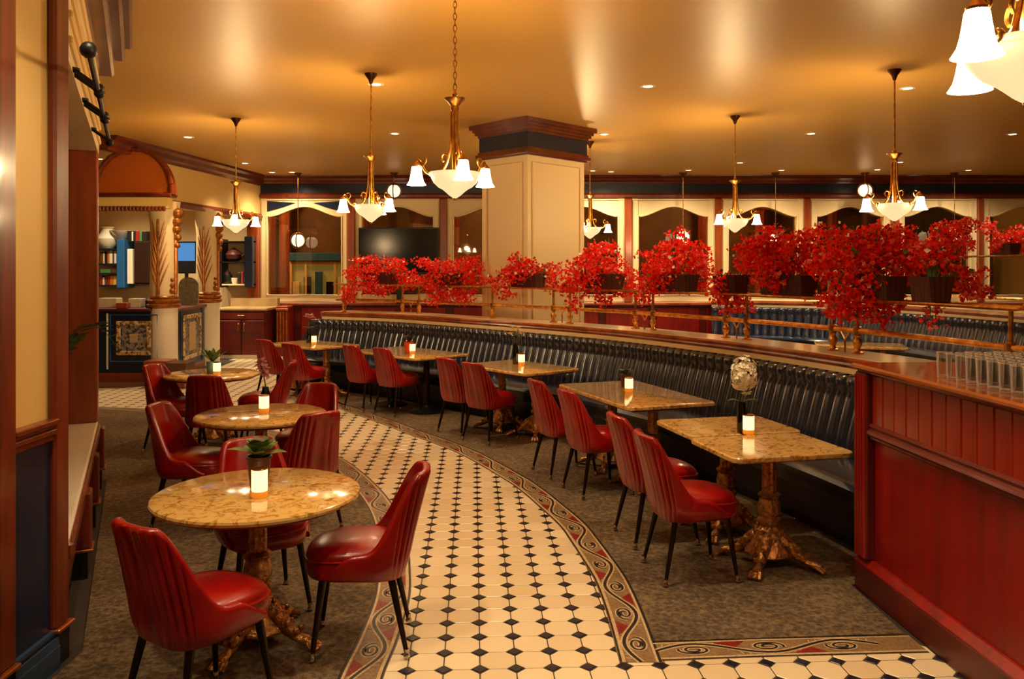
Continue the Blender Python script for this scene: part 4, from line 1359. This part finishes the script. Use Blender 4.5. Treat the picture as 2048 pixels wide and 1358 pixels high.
# ============================================================ CHAIRS
def chair_proto(label):
    c = thing('dining_chair', label, 'chair', (0, 0, 0), 0, 'red vinyl dining chairs')
    NT = 121
    PH = math.radians(121)
    rows = []
    def sm(a, b, x):
        t = max(0, min(1, (x - a) / (b - a))); return t * t * (3 - 2 * t)
    for i in range(NT):
        t = -1 + 2 * i / (NT - 1)
        ph = t * PH
        ad = abs(math.degrees(ph))
        H = .825 + .012 * math.cos(ph * 2) - .335 * sm(36, 92, ad) - .085 * sm(92, 121, ad)
        zb0 = .355 + .02 * sm(80, 121, ad)
        s_, c_ = math.sin(ph), math.cos(ph)
        ex = .62
        px = .232 * math.copysign(abs(s_) ** ex, s_)
        py = -.225 * math.copysign(abs(c_) ** ex, c_) if c_ > 0 else .30 * abs(c_) ** .8
        nl = math.hypot(px, py) or 1
        nxn, nyn = px / nl, py / nl
        lean_w = .35 + .65 * max(0, math.cos(ph))
        def P(z, off):
            k = max(0, (z - .40) / .43)
            tap = 1 - .16 * k - .10 * max(0, (.42 - z) / .07) * .6
            x = px * tap + nxn * off
            y = py * (1 - .05 * k) + nyn * off - .115 * k ** 1.15 * lean_w
            return (x, y, z)
        chan = 0
        if ad < 58:
            q = math.degrees(ph) / 58 * 5.0
            chan = -.017 * (1 - abs(math.sin(PI * q)) ** .6)
        row = []
        zs = [zb0 + (H - .012 - zb0) * j / 9 for j in range(10)]
        for j, z in enumerate(zs):
            env = min(1, j / 2.0) * (1 if j < 9 else .5)
            row.append(P(z, chan * env - (.022 if j == 0 else .004 if j == 1 else 0)))
        th = .042
        for j in range(1, 5):
            a = PI * j / 5
            q = P(H - .012, -th / 2 + th / 2 * math.cos(a))
            row.append((q[0], q[1], H - .012 + th / 2 * math.sin(a)))
        for j in range(6):
            z = H - .012 - (H - .012 - .40) * j / 5
            row.append(P(z, -th))
        rows.append(row)
    sh = MB().grid(rows)
    n = len(rows[0])
    sh.f.append([i for i in range(n)][::-1]); sh.m.append(0)
    sh.f.append([(NT - 1) * n + i for i in range(n)]); sh.m.append(0)
    sh.build('backrest_shell', m_red, c, smooth=True, angle=60)
    def se(a, rx, ryf, ryb):
        s_, c_ = math.sin(a), math.cos(a)
        e = .68
        return (rx * math.copysign(abs(c_) ** e, c_), (ryf if s_ > 0 else ryb) * math.copysign(abs(s_) ** e, s_))
    cu = MB()
    prof = [(.80, .350), (.95, .362), (1.0, .39), (1.01, .435), (.985, .452), (.995, .462), (.97, .480), (.90, .497), (.74, .510), (.5, .517), (.2, .519)]
    nn = 40
    vs, fs = [], []
    for s, z in prof:
        for k in range(nn):
            x, y = se(2 * PI * k / nn, .212, .265, .2)
            dz = -.012 * max(0, (y * s) / .26) ** 2 if z > .44 else 0
            vs.append((x * s, y * s, z + dz))
    for a in range(len(prof) - 1):
        for k in range(nn):
            l = (k + 1) % nn
            fs.append((a * nn + k, a * nn + l, (a + 1) * nn + l, (a + 1) * nn + k))
    fs.append(list(range(nn - 1, -1, -1))); fs.append([(len(prof) - 1) * nn + k for k in range(nn)])
    cu.add(vs, fs)
    seat = cu.build('seat', m_red, c, smooth=True, angle=60)
    MB().tube([(*[q * 1.0 for q in se(2 * PI * k / nn, .212, .265, .2)], .457 - .012 * max(0, se(2 * PI * k / nn, .212, .265, .2)[1] / .26) ** 2) for k in range(nn)], .006, 6, closed=True).build('piping', m_redpipe, seat, smooth=True)
    for sx in (-1, 1):
        for sy in (-1, 1):
            top = (sx * .15, .17 if sy > 0 else -.14, .37)
            ft = (sx * .195, .215 if sy > 0 else -.215, 0.02)
            l = MB().tube([top, ft], [.019, .0105], 10).build('leg', m_leg, c, smooth=True)
            d = Vector(ft) - Vector(top)
            MB().lathe([(.016, 0.0085), (.017, .014), (.0125, .022), (.0125, .045)], 10, (ft[0], ft[1], 0)).build('leg_tip', m_chrome, l, smooth=True)
    return c
CH = [
 # x, y, facing deg, label
 (-1.265, 3.34, 55, 'red vinyl chair at the nearest round table with its channelled back to the pier'),
 (-.72, 3.98, 186, 'red vinyl chair between the nearest round table and the tiled aisle, side on'),
 (-1.34, 4.42, -58, 'red vinyl chair behind the nearest round table, facing the lens past the succulent'),
 (-2.25, 5.85, -6, 'red vinyl chair at the left of the middle round table, facing the aisle'),
 (-1.47, 5.74, 133, 'red vinyl chair with striped back between middle round table and aisle, facing away'),
 (-1.66, 6.66, 258, 'red vinyl chair on the far side of the middle round table, front rim toward us'),
 (-2.80, 7.72, 95, 'red vinyl chair with its plain back to us at the farthest round table'),
 (-3.36, 8.24, -18, 'red vinyl chair left of the farthest round table, below the kiosk crates'),
 (-2.58, 8.62, 188, 'red vinyl chair right of the farthest round table, facing the kiosk'),
 (1.05, 4.89, 9, 'nearer red chair of the pair at the two square tables beside the bar'),
 (.96, 5.52, 12, 'farther red chair of the pair at the two square tables beside the bar'),
 (.69, 6.68, 20, 'nearer red chair at the second banquette table from the bar'),
 (.46, 7.29, 21, 'farther red chair at the second banquette table from the bar'),
 (-.23, 8.71, 46, 'nearer red chair at the banquette table with yellow flowers'),
 (-.53, 9.14, 45, 'farther red chair at the banquette table with yellow flowers'),
 (-1.43, 10.32, 48, 'nearer red chair at the banquette table with the amber pot'),
 (-1.88, 10.70, 48, 'farther red chair at the banquette table with the amber pot'),
 (-2.75, 10.95, 60, 'nearer red chair at the banquette table nearest the red cabinet'),
 (-3.28, 11.55, 60, 'farther red chair at the banquette table nearest the red cabinet'),
]
c0 = None
for x, y, a, lab in CH:
    rz = math.radians(a - 90)
    if c0 is None:
        c0 = chair_proto(lab); c0.location = (x, y, .0075); c0.rotation_euler[2] = rz
    else:
        dup(c0, (x, y, .0075), rz, lab)

# ============================================================ TABLES
ZTAB = .73
def pedestal(par, x, y, rz, scale=1.0, flat=False):
    ped = MB()
    ca, sa = math.cos(rz), math.sin(rz)
    c = (x, y, 0)
    if flat:
        MB().lathe([(.21, 0), (.22, .012), (.20, .025), (.1, .045), (.05, .06), (.042, .09)], 28, c).build('pedestal_foot', m_black, par, smooth=True)
        MB().lathe([(.042, .08), (.04, ZTAB - .05), (.07, ZTAB - .04), (.12, ZTAB - .03)], 20, c).build('pedestal_column', m_leg, par, smooth=True)
        return
    MB().lathe([(.05, .42), (.045, .44), (.044, ZTAB - .07), (.055, ZTAB - .06), (.06, ZTAB - .045), (.11, ZTAB - .03)], 32, c, flute=10, fd=.13).build('pedestal_column', m_iron, par, smooth=True)
    MB().lathe([(.07, .205), (.078, .215), (.058, .225), (.05, .24), (.064, .25), (.072, .27), (.068, .285), (.052, .295), (.056, .305), (.066, .32), (.068, .36), (.056, .405), (.066, .418), (.07, .43), (.058, .44), (.05, .445)], 32, c, flute=8, fd=.09).build('pedestal_bulb', m_iron, par, smooth=True)
    bell = MB().lathe([(.14, .07), (.15, .082), (.142, .1), (.12, .13), (.1, .16), (.082, .195), (.072, .21)], 24, c, flute=8, fd=.10)
    bell.build('pedestal_bell', m_iron, par, smooth=True)
    for k in range(4):
        a = rz + PI / 4 + k * PI / 2
        dx, dy = math.cos(a), math.sin(a)
        pts = [(.07, .17), (.12, .135), (.17, .085), (.22, .055), (.265, .045), (.295, .035)]
        f = MB().tube([(x + dx * r_, y + dy * r_, z) for r_, z in pts], [.045, .042, .032, .024, .026, .024], 9)
        for q in (-1, 0, 1):
            f.tube([(x + dx * .285 - dy * q * .02, y + dy * .285 + dx * q * .02, .04), (x + dx * .325 - dy * q * .03, y + dy * .325 + dx * q * .03, .014)], [.016, .012], 6)
        for q in range(4):
            r_, z = pts[q]
            f.ball((x + dx * r_ - dy * .02, y + dy * r_ + dx * .02, z + .035), .017, 6)
            f.ball((x + dx * r_ + dy * .02, y + dy * r_ - dx * .02, z + .035), .017, 6)
        f.build('pedestal_foot', m_iron, par, smooth=True)

def round_table(x, y, r, rz, label):
    t = thing('round_table', label, 'table', (x, y, .0075), 0, 'round marble-topped tables')
    MB().lathe([(r - .02, ZTAB - .034), (r - .004, ZTAB - .028), (r, ZTAB - .016), (r - .004, ZTAB - .006), (r - .02, ZTAB)], 72).build('tabletop', m_top, t, smooth=True, angle=30)
    MB().lathe([(r * .9, ZTAB - .05), (r * .93, ZTAB - .034)], 40).build('underframe', m_edge, t)
    pedestal(t, 0, 0, rz)
    return t
round_table(-1.222, 3.965, .485, .5, 'nearest round marble table, with a succulent and glowing candle')
round_table(-1.86, 6.12, .475, .2, 'middle round marble table, with a pink orchid and glowing candle')
round_table(-3.09, 8.5, .47, .3, 'farthest round marble table, with a blue-potted plant below the kiosk')

def rect_table(x, y, L, W, rz, peds, label, flat=False, rot=0):
    # long side along local x
    t = thing('square_table', label, 'table', (x, y, .0075), rz, 'square marble-topped banquette tables')
    cr = .05
    pts = []
    for cx, cy, a0 in ((L / 2 - cr, W / 2 - cr, 0), (-L / 2 + cr, W / 2 - cr, PI / 2), (-L / 2 + cr, -W / 2 + cr, PI), (L / 2 - cr, -W / 2 + cr, 1.5 * PI)):
        for k in range(5):
            a = a0 + PI / 2 * k / 4
            pts.append((cx + cr * math.cos(a), cy + cr * math.sin(a)))
    n = len(pts)
    mb = MB()
    lv = [(.975, ZTAB - .034), (.997, ZTAB - .028), (1, ZTAB - .016), (.997, ZTAB - .006), (.98, ZTAB)]
    vs = [(px * s, py * s, z) for s, z in lv for px, py in pts]
    fs = [list(range(n - 1, -1, -1)), list(range(4 * n, 5 * n))]
    for k in range(4):
        for i in range(n):
            j = (i + 1) % n
            fs.append((k * n + i, k * n + j, (k + 1) * n + j, (k + 1) * n + i))
    mb.add(vs, fs)
    mb.build('tabletop', m_top, t, smooth=True, angle=30)
    MB().box((-L / 2 + .06, -W / 2 + .06, ZTAB - .05), (L / 2 - .06, W / 2 - .06, ZTAB - .034)).build('underframe', m_edge, t)
    for px in peds:
        pedestal(t, px, 0, 0, flat=flat)
    return t
R_ = math.radians
rect_table(1.565, 5.02, .78, .60, R_(13), [0], 'square marble table nearest the bar post, with white hydrangea and candle')
rect_table(1.47, 5.655, .80, .60, R_(13), [-.0], 'square marble table pushed against the far edge of the hydrangea table')
def seg_table(x, y, lx_, ly_, L, W, label, flat=False):
    rect_table(x, y, L, W, math.atan2(ly_, lx_), [-L * .26, L * .26], label, flat)
seg_table(1.04, 7.17, .533, -1.48, 1.42, .80, 'second banquette table from the bar, long marble top with one candle')
seg_table(.08, 9.12, .73, -.90, 1.16, .78, 'third banquette table from the bar, marble top with yellow flowers in a vase')
seg_table(-1.34, 10.70, 1.03, -1.10, 1.46, .86, 'fourth banquette table from the bar, marble top with an amber pot', True)
seg_table(-2.87, 11.88, .95, -.80, 1.2, .80, 'banquette table farthest from the bar, near the red carved panel')
seg_table(4.95, 11.75, .9, -.3, 1.2, .8, 'square marble table in the far bay behind the ledge')

# ---- table decorations
ZS = ZTAB + .0075
def candle(u, v, h, label, z=ZS):
    x, y = at(u, v, z)
    c = thing('candle_holder', label, 'candle', (x, y, z), 0, 'glowing candle holders')
    w_ = .037
    MB().lathe([(w_ * .96, .028), (w_, .035), (w_, h - .004), (w_ * .9, h)], 20).build('glass_body', m_candle, c, smooth=True)
    MB().lathe([(w_ * .9, 0), (w_ * 1.02, .006), (w_ * 1.02, .026), (w_ * .97, .030)], 20).build('amber_base', m_candle2, c, smooth=True)
    MB().lathe([(w_ * .98, h - .006), (w_ * 1.03, h - .002), (w_ * .98, h + .003), (w_ * .86, h + .001)], 20).build('rim', m_brass, c, smooth=True)
    return c
candle(519, 994, .135, 'glowing candle before the succulent on the nearest round table')
candle(528, 824, .125, 'glowing candle before the pink orchid on the middle round table')
candle(434, 748, .12, 'glowing candle beside the blue pot on the farthest round table')
candle(1497, 868, .125, 'glowing candle by the hydrangea vase on the tables beside the bar')
candle(1258, 783, .12, 'glowing candle on the second banquette table from the bar')
candle(1043, 729, .12, 'glowing candle by the yellow flowers')
candle(825, 706, .12, 'glowing candle touching the amber pot')
candle(628, 688, .12, 'glowing candle on the banquette table by the red carved panel')

def vase(x, y, z, label, h=.17, m=m_vase, kind='flower'):
    t = thing('flower_vase', label, 'vase', (x, y, z))
    MB().lathe([(.03, 0), (.033, .01), (.034, h * .7), (.026, h * .85), (.024, h), (.02, h), (.022, h * .8), (.028, .02)], 16).build('glass', m, t, smooth=True)
    return t
# hydrangea
x, y = at(1484, 866, ZS)
t = vase(x, y, ZS, 'slim dark vase with a tall cream hydrangea on the tables beside the bar', .2)
MB().tube([(0, 0, .02), (.0, 0, .2), (.01, 0, .28)], .006, 6).build('stem', m_green, t)
hy = MB(); rnd.seed(3)
for _ in range(120):
    d = Vector((rnd.gauss(0, 1), rnd.gauss(0, 1), rnd.gauss(0, 1))).normalized()
    p = Vector((.012, 0, .38)) + Vector((d.x * .075, d.y * .07, d.z * .115)) * rnd.uniform(.6, 1.12)
    a = d.cross(Vector((rnd.random(), rnd.random(), rnd.random()))).normalized(); b = d.cross(a)
    s = .026
    for e in (a + b, a - b, -a - b, -a + b):
        e = e.normalized(); g = d.cross(e)
        hy.add([tuple(p), tuple(p + e * s * .6 + g * s * .5 + d * .009), tuple(p + e * s + d * .004), tuple(p + e * s * .6 - g * s * .5 + d * .009)], [(0, 1, 2, 3)])
hy.build('flower_head', m_wpet, t, kind='stuff')
def leaf(mb, base, direc, L, W, droop=.3):
    d = Vector(direc).normalized(); sd = d.cross(Vector((0, 0, 1)))
    sd = sd.normalized() if sd.length > 1e-3 else Vector((1, 0, 0))
    up = sd.cross(d)
    b = Vector(base)
    rows = []
    for i in range(6):
        t = i / 5
        c = b + d * L * t - Vector((0, 0, 1)) * droop * L * t * t
        w_ = W * math.sin(PI * (.1 + .88 * t)) * .5
        rows.append([tuple(c - sd * w_ + up * w_ * .3), tuple(c), tuple(c + sd * w_ + up * w_ * .3)])
    mb.grid(rows)
for s in (-1, 1):
    l = MB(); leaf(l, (0, 0, .2), (s, -.3, .5), .12, .05); l.build('leaf', m_green, t, smooth=True)
# yellow flowers
x, y = at(1031, 728, ZS)
t = vase(x, y, ZS, 'dark glass vase of yellow flowers on the third banquette table', .24)
for k in range(6):
    a = k * 1.05
    px, py, pz = .06 * math.cos(a), .05 * math.sin(a), .34 + .035 * (k % 3)
    MB().tube([(0, 0, .1), (px * .5, py * .5, .25), (px, py, pz)], .004, 5).build('stem', m_green, t)
    f = MB()
    for q in range(8):
        leaf(f, (px, py, pz), (math.cos(q * PI / 4), math.sin(q * PI / 4), .35), .045, .035, .1)
    f.ball((px, py, pz + .005), .012, 8)
    f.build('flower', m_yel, t)
# amber pot
x, y = at(818, 705, ZS)
t = thing('potted_succulent', 'amber glass pot with a dark plant on the fourth banquette table', 'plant', (x, y, ZS))
MB().lathe([(.05, 0), (.06, .01), (.066, .14), (.06, .14), (.055, .02)], 18).build('pot', M('amber pot', (200, 74, 24), .25), t, smooth=True)
for k in range(9):
    a = k * 2.4
    l = MB(); leaf(l, (0, 0, .13), (math.cos(a), math.sin(a), 1.0 + .3 * (k % 3)), .15, .06, .2); l.build('leaf', M('dark leaf', (54, 46, 20), .5) if k == 0 else bpy.data.materials['dark leaf'], t, smooth=True)
# pinkish flower far left
x, y = at(617, 686, ZS)
t = vase(x, y, ZS, 'bud vase with one pale pink bloom by the red carved panel', .2)
MB().tube([(0, 0, .05), (0, 0, .2), (.01, 0, .38)], .006, 6).build('stem', m_green, t)
f = MB()
for q in range(18):
    a = q * 2.4
    leaf(f, (.01, 0, .36), (math.cos(a), math.sin(a), .2 + q * .07), .10, .07, .1)
f.build('bloom', m_ppet, t)
for s in (-1, 1):
    l = MB(); leaf(l, (0, 0, .22), (s, -.2, .4), .11, .05); l.build('leaf', m_green, t, smooth=True)
# pink orchid on the middle round table
x, y = at(531, 812, ZS)
t = vase(x, y, ZS, 'small vase with a pink orchid spray on the middle round table', .15)
MB().tube([(0, 0, .05), (.0, 0, .16), (-.02, 0, .27), (-.045, 0, .34)], .005, 6).build('stem', m_green, t)
for k, (px, pz) in enumerate([(-.055, .33), (-.02, .35), (-.045, .30), (.005, .30), (-.02, .26), (.012, .25)]):
    f = MB()
    for q in range(5):
        a = q * 2 * PI / 5
        leaf(f, (px, -.01 * (k % 2), pz), (math.cos(a), -.35, math.sin(a)), .042, .036, .05)
    f.build('orchid_flower', m_ppet, t)
# plant behind the candle on the second banquette table
x, y = at(1251, 772, ZS)
t = thing('potted_succulent', 'small dark-potted plant behind the candle on the second banquette table', 'plant', (x, y, ZS))
MB().lathe([(.035, 0), (.048, .10), (.05, .11), (.044, .11)], 18).build('pot', m_terra, t, smooth=True)
for k in range(9):
    a = k * 2.4
    l = MB(); leaf(l, (0, 0, .1), (math.cos(a), math.sin(a), .9 + .3 * (k % 3)), .11, .05, .3); l.build('leaf', m_green, t, smooth=True)
# succulent on the nearest round table
x, y = at(518, 976, ZS)
t = thing('potted_succulent', 'green succulent in a brown tapered pot on the nearest round table', 'plant', (x, y, ZS))
MB().lathe([(.038, 0), (.042, .005), (.057, .142), (.063, .147), (.063, .158), (.054, .158), (.051, .137)], 24).build('pot', m_terra, t, smooth=True)
MB().lathe([(.054, .138), (.001, .142)], 20, cap=False).build('soil', m_black, t)
m_suc = M('succulent leaf', (112, 132, 62), .4, var=1, vscale=16, vcol=(56, 80, 34))
m_suc2 = M('reddish succulent leaf', (120, 82, 66), .45, var=1, vscale=16, vcol=(70, 78, 40))
for k in range(16):
    a = k * 2.4
    up = .3 + k * .11
    l = MB(); leaf(l, (.01 * math.cos(a), .01 * math.sin(a), .15 + k * .002), (math.cos(a), math.sin(a), up + .1 if k != 4 else .45), (.165 if k == 4 else .135) - .003 * k, .082, .18)
    l.build('leaf', m_suc2 if k > 11 else m_suc, t, smooth=True)
# blue pot
x, y = at(425, 746, ZS)
t = thing('potted_succulent', 'spiky plant in a pale blue pot on the farthest round table', 'plant', (x, y, ZS))
MB().lathe([(.05, 0), (.055, .01), (.062, .12), (.056, .12)], 20).build('pot', M('pale blue pot', (130, 164, 170), .4), t, smooth=True)
for k in range(10):
    a = k * 2.4
    l = MB(); leaf(l, (0, 0, .11), (math.cos(a), math.sin(a), .9 + .2 * (k % 4)), .2, .06, .1); l.build('leaf', m_suc if k % 2 else m_green, t, smooth=True)

# ============================================================ CHANDELIERS
def chandelier_proto(label, loc, rz):
    c = thing('chandelier', label, 'chandelier', loc, rz, 'three-light brass chandeliers')
    H = CEIL
    m = m_brass
    MB().lathe([(.012, H - .11), (.02, H - .09), (.03, H - .06), (.06, H - .02), (.068, H)], 20).build('canopy', M('dark bronze canopy', (84, 44, 24), .35, metal=.7), c, smooth=True)
    MB().lathe([(.009, 2.98), (.009, H - .1)], 8).build('stem', m, c, smooth=True)
    MB().lathe([(.02, 2.90), (.032, 2.92), (.028, 2.94), (.05, 2.965), (.075, 2.985), (.078, 2.992), (.03, 2.985), (.014, 3.0), (.02, 3.02), (.01, 3.04)], 20).build('hub', m, c, smooth=True)
    # rim band and bowl
    MB().lathe([(.168, 2.452), (.178, 2.455), (.180, 2.47), (.172, 2.478), (.165, 2.47)], 32, cap=False).build('bowl_rim', m_bowl, c, smooth=True)
    MB().lathe([(.172, 2.468), (.168, 2.44), (.150, 2.405), (.118, 2.375), (.092, 2.362), (.07, 2.345), (.04, 2.318), (.016, 2.302), (.012, 2.296)], 32, cap=False, flute=16, fd=.012).build('bowl', m_bowl, c, smooth=True)
    MB().ball((0, 0, 2.298), .016, 10).build('finial', m, c, smooth=True)
    MB().lathe([(.02, 2.44), (.025, 2.9)], 10).build('centre_tube', m, c, smooth=True)
    R = .275
    for k, ad in enumerate((-75, 45, 165)):
        a = R_(ad); dx, dy = math.cos(a), math.sin(a)
        pts = [(.026, 2.905), (.028, 2.78), (.034, 2.68), (.052, 2.58), (.085, 2.505), (.13, 2.475), (.18, 2.472), (.215, 2.49), (.238, 2.525), (.252, 2.555), (R, 2.575), (R + .012, 2.56)]
        sm_ = catmull(pts, 4)
        arm = MB().tube([(dx * r, dy * r, z) for r, z in sm_], .0095, 7)
        arm.tube([(dx * r, dy * r, z) for r, z in catmull([(.238, 2.53), (.215, 2.565), (.225, 2.595), (.25, 2.59)], 4)], .006, 6)
        arm.tube([(dx * r, dy * r, z) for r, z in catmull([(.05, 2.6), (.085, 2.61), (.1, 2.58), (.085, 2.555)], 4)], .007, 6)
        arm.ball((dx * .175, dy * .175, 2.475), .022, 8)
        arm.build('arm', m, c, smooth=True)
        sx, sy = dx * (R + .012), dy * (R + .012)
        MB().lathe([(.03, 2.525), (.033, 2.535), (.02, 2.55), (.01, 2.565)], 14, (sx, sy, 0)).build('shade_holder', m, c, smooth=True)
        MB().lathe([(.030, 2.53), (.034, 2.52), (.038, 2.49), (.044, 2.455), (.052, 2.425), (.064, 2.405), (.069, 2.398), (.066, 2.398), (.05, 2.42), (.042, 2.455), (.036, 2.49), (.030, 2.52)], 20, (sx, sy, 0), cap=False).build('shade', m_shade, c, smooth=True)
        lamp('bulb', 'POINT', (sx, sy, 2.45), SHADE_W, WHITE, c, .03)
    lamp('bowl_bulb', 'POINT', (.0, .06, 2.52), BOWL_W, WARM, c, .05)
    return c
CHL = [
 (910, 5.74, 0, 'brass chandelier on a long chain hanging nearest the cream pillar'),
 (742, 8.62, 35, 'brass chandelier hanging in front of the television'),
 (472, 11.16, 0, 'brass chandelier hanging before the kiosk columns'),
 (1470, 10.98, 45, 'brass chandelier hanging before the sixth window'),
 (1789, 8.45, 15, 'brass chandelier hanging above the largest red plant'),
 (1180, 13.16, 75, 'brass chandelier partly hidden behind the right edge of the pillar'),
]
c0 = None
for u, Y, rz, lab in CHL:
    x = (u - U0) / F * Y
    if c0 is None:
        c0 = chandelier_proto(lab, (x, Y, 0), R_(rz))
    else:
        dup(c0, (x, Y, 0), R_(rz), lab)
dup(c0, (1.545, 2.47, 0), R_(48), 'brass chandelier cut off at the upper corner of the room, above the bar')
# the nearest chandelier hangs on a chain
for ch in list(c0.children):
    if ch.name.startswith('stem'):
        bpy.data.objects.remove(ch)
chain = MB()
k = 0
z = 3.03
while z < CEIL - .1:
    pts = []
    for i in range(10):
        a = 2 * PI * i / 10
        q = .012 * math.cos(a)
        pts.append((q if k % 2 else 0, 0 if k % 2 else q, z + .026 * math.sin(a)))
    chain.tube(pts, .0035, 5, closed=True)
    z += .041; k += 1
chain.build('chain', m_brass, c0, smooth=True)

# ---- globe pendants by the windows
def pendant(label, u, vg, Y, proto=None):
    x = (u - U0) / F * Y
    zg = CAMZ + (V0 - vg) / F * Y
    c = thing('globe_pendant', label, 'pendant lamp', (x, Y, 0), 0, 'globe pendants along the windows')
    MB().lathe([(.02, CEIL - .1), (.035, CEIL - .06), (.085, CEIL - .01), (.085, CEIL)], 18).build('canopy', bpy.data.materials['dark bronze canopy'], c, smooth=True)
    MB().lathe([(.008, zg + .16), (.008, CEIL - .08)], 6).build('stem', m_brass, c, smooth=True)
    MB().ball((0, 0, zg), .135, 18).build('globe', m_globe, c, smooth=True)
    MB().lathe([(.07, zg + .118), (.06, zg + .15), (.02, zg + .17)], 16, (0, 0, 0)).build('cap', m_brass, c, smooth=True)
    rg = MB()
    rg.tube([(.165 * math.cos(2 * PI * i / 24), 0, zg + .165 * math.sin(2 * PI * i / 24)) for i in range(24)], .012, 6, closed=True)
    rg.tube([(0, .165 * math.cos(2 * PI * i / 24), zg + .165 * math.sin(2 * PI * i / 24)) for i in range(24)], .012, 6, closed=True)
    rg.build('cage_ring', bpy.data.materials['dark bronze canopy'], c, smooth=True)
    return c
for lab, u, vg, Y in (('globe pendant on a long stem before the first window', 596, 481, 17.45),
                      ('globe pendant hung high beside the chandelier of the television', 788, 382, 17.4),
                      ('globe pendant hanging into the plant under the fifth window', 1366, 474, 17.4),
                      ('globe pendant half hidden by blossoms under the sixth window', 1551, 476, 17.4),
                      ('globe pendant hung high before the seventh window', 1730, 381, 17.4),
                      ('globe pendant on a long stem before the eighth window', 1909, 470, 17.4)):
    pendant(lab, u, vg, Y)

# ---- recessed downlights
DL = [(376, 274, 'beside the kiosk arch'), (490, 326, 'at the left, over the red cabinet chandelier'), (548, 346, 'nearest the left end of the window cornice'),
      (584, 344, 'beside the canopy of the first globe pendant'), (752, 168, 'next to the canopy of the television chandelier'), (790, 267, 'between television chandelier and pillar'),
      (1296, 172, 'in the open ceiling right of the pillar, nearest the lens'), (1208, 268, 'close to the right edge of the pillar capital'), (1222, 343, 'just right of the pillar over the cornice'),
      (1377, 340, 'beside the canopy of the fifth window pendant'), (1480, 325, 'behind the stem of the sixth window chandelier'), (1563, 340, 'beside the canopy of the sixth window pendant'),
      (1622, 267, 'in mid ceiling between the two right-hand chandeliers'), (1815, 176, 'beside the canopy above the largest red plant'), (1755, 339, 'beside the canopy of the seventh window pendant'),
      (1800, 324, 'behind the stem of the chandelier above the largest plant'), (1937, 340, 'beside the canopy of the eighth window pendant'), (2025, 268, 'at the far right of the ceiling'),
      (1185, 341, 'behind the stem of the half-hidden chandelier')]
d0 = d1 = d2 = None
def downlight_lamp(o, e):
    lamp('downlight_beam', 'SPOT', (0, 0, -.03), e, WHITE, o, .05, 95, .7)
for u, v, lab in DL:
    x, y = (u - U0) / F * (CEIL - CAMZ) * F / (V0 - v), (CEIL - CAMZ) * F / (V0 - v)
    y = min(y, 17.3)
    L_ = 'small lit recessed downlight ' + lab
    if d0 is None:
        d0 = thing('downlight', L_, 'downlight', (x, y, CEIL), 0, 'recessed downlights')
        MB().lathe([(.05, -.004), (.075, -.012), (.088, -.008), (.09, 0), (.05, .0)], 20, cap=False).build('trim_ring', m_cream, d0, smooth=True)
        MB().lathe([(.052, -.006), (.001, -.0065)], 20, cap=False).build('lens', m_spot, d0)
        downlight_lamp(d0, DOWN_W)
    elif y > 14.5 and x > -4.9:
        if d1 is None:
            d1 = dup(d0, (x, y, CEIL), 0, L_)
            for ch in list(d1.children):
                if ch.type == 'LIGHT':
                    bpy.data.objects.remove(ch)
            lamp('downlight_beam', 'SPOT', (0, 0, -.03), DOWN_W * 1.25, WHITE, d1, .05, 150, .8)
        else:
            dup(d1, (x, y, CEIL), 0, L_)
    else:
        dup(d0, (x, y, CEIL), 0, L_)
# unseen downlights added behind the lens and over the aisle as floor fill
for x, y, lab in ((-1.3, 1.6, 'before the nearest round table'), (.9, 1.2, 'before the bar post'), (-.1, 4.2, 'above the tiled aisle'), (2.0, -1.0, 'above the bar, behind the lens'),
                  (-2.9, 6.0, 'above the partition sill'), (1.2, 4.6, 'above the hydrangea table'), (-1.4, 2.9, 'above the nearest round table')):
    dup(d0, (x, y, CEIL), 0, 'unseen added fill downlight in the near ceiling ' + lab)
for x, y, lab in ((-7.6, 15.2, 'before the bookcase'), (-6.6, 15.6, 'before the monitor'), (-7.9, 16.6, 'over the books'), (-6.0, 16.6, 'over the niche shelf')):  # fill lamps added to brighten the back room
    if d2 is None:
        d2 = dup(d0, (x, y, CEIL), 0, 'added fill downlight in the kiosk back room ' + lab)
        for ch in list(d2.children):
            if ch.type == 'LIGHT':
                bpy.data.objects.remove(ch)
        lamp('downlight_beam', 'SPOT', (0, 0, -.03), DOWN_W * 2.2, WHITE, d2, .05, 120, .8)
        continue
    dup(d2, (x, y, CEIL), 0, 'added fill downlight in the kiosk back room ' + lab)
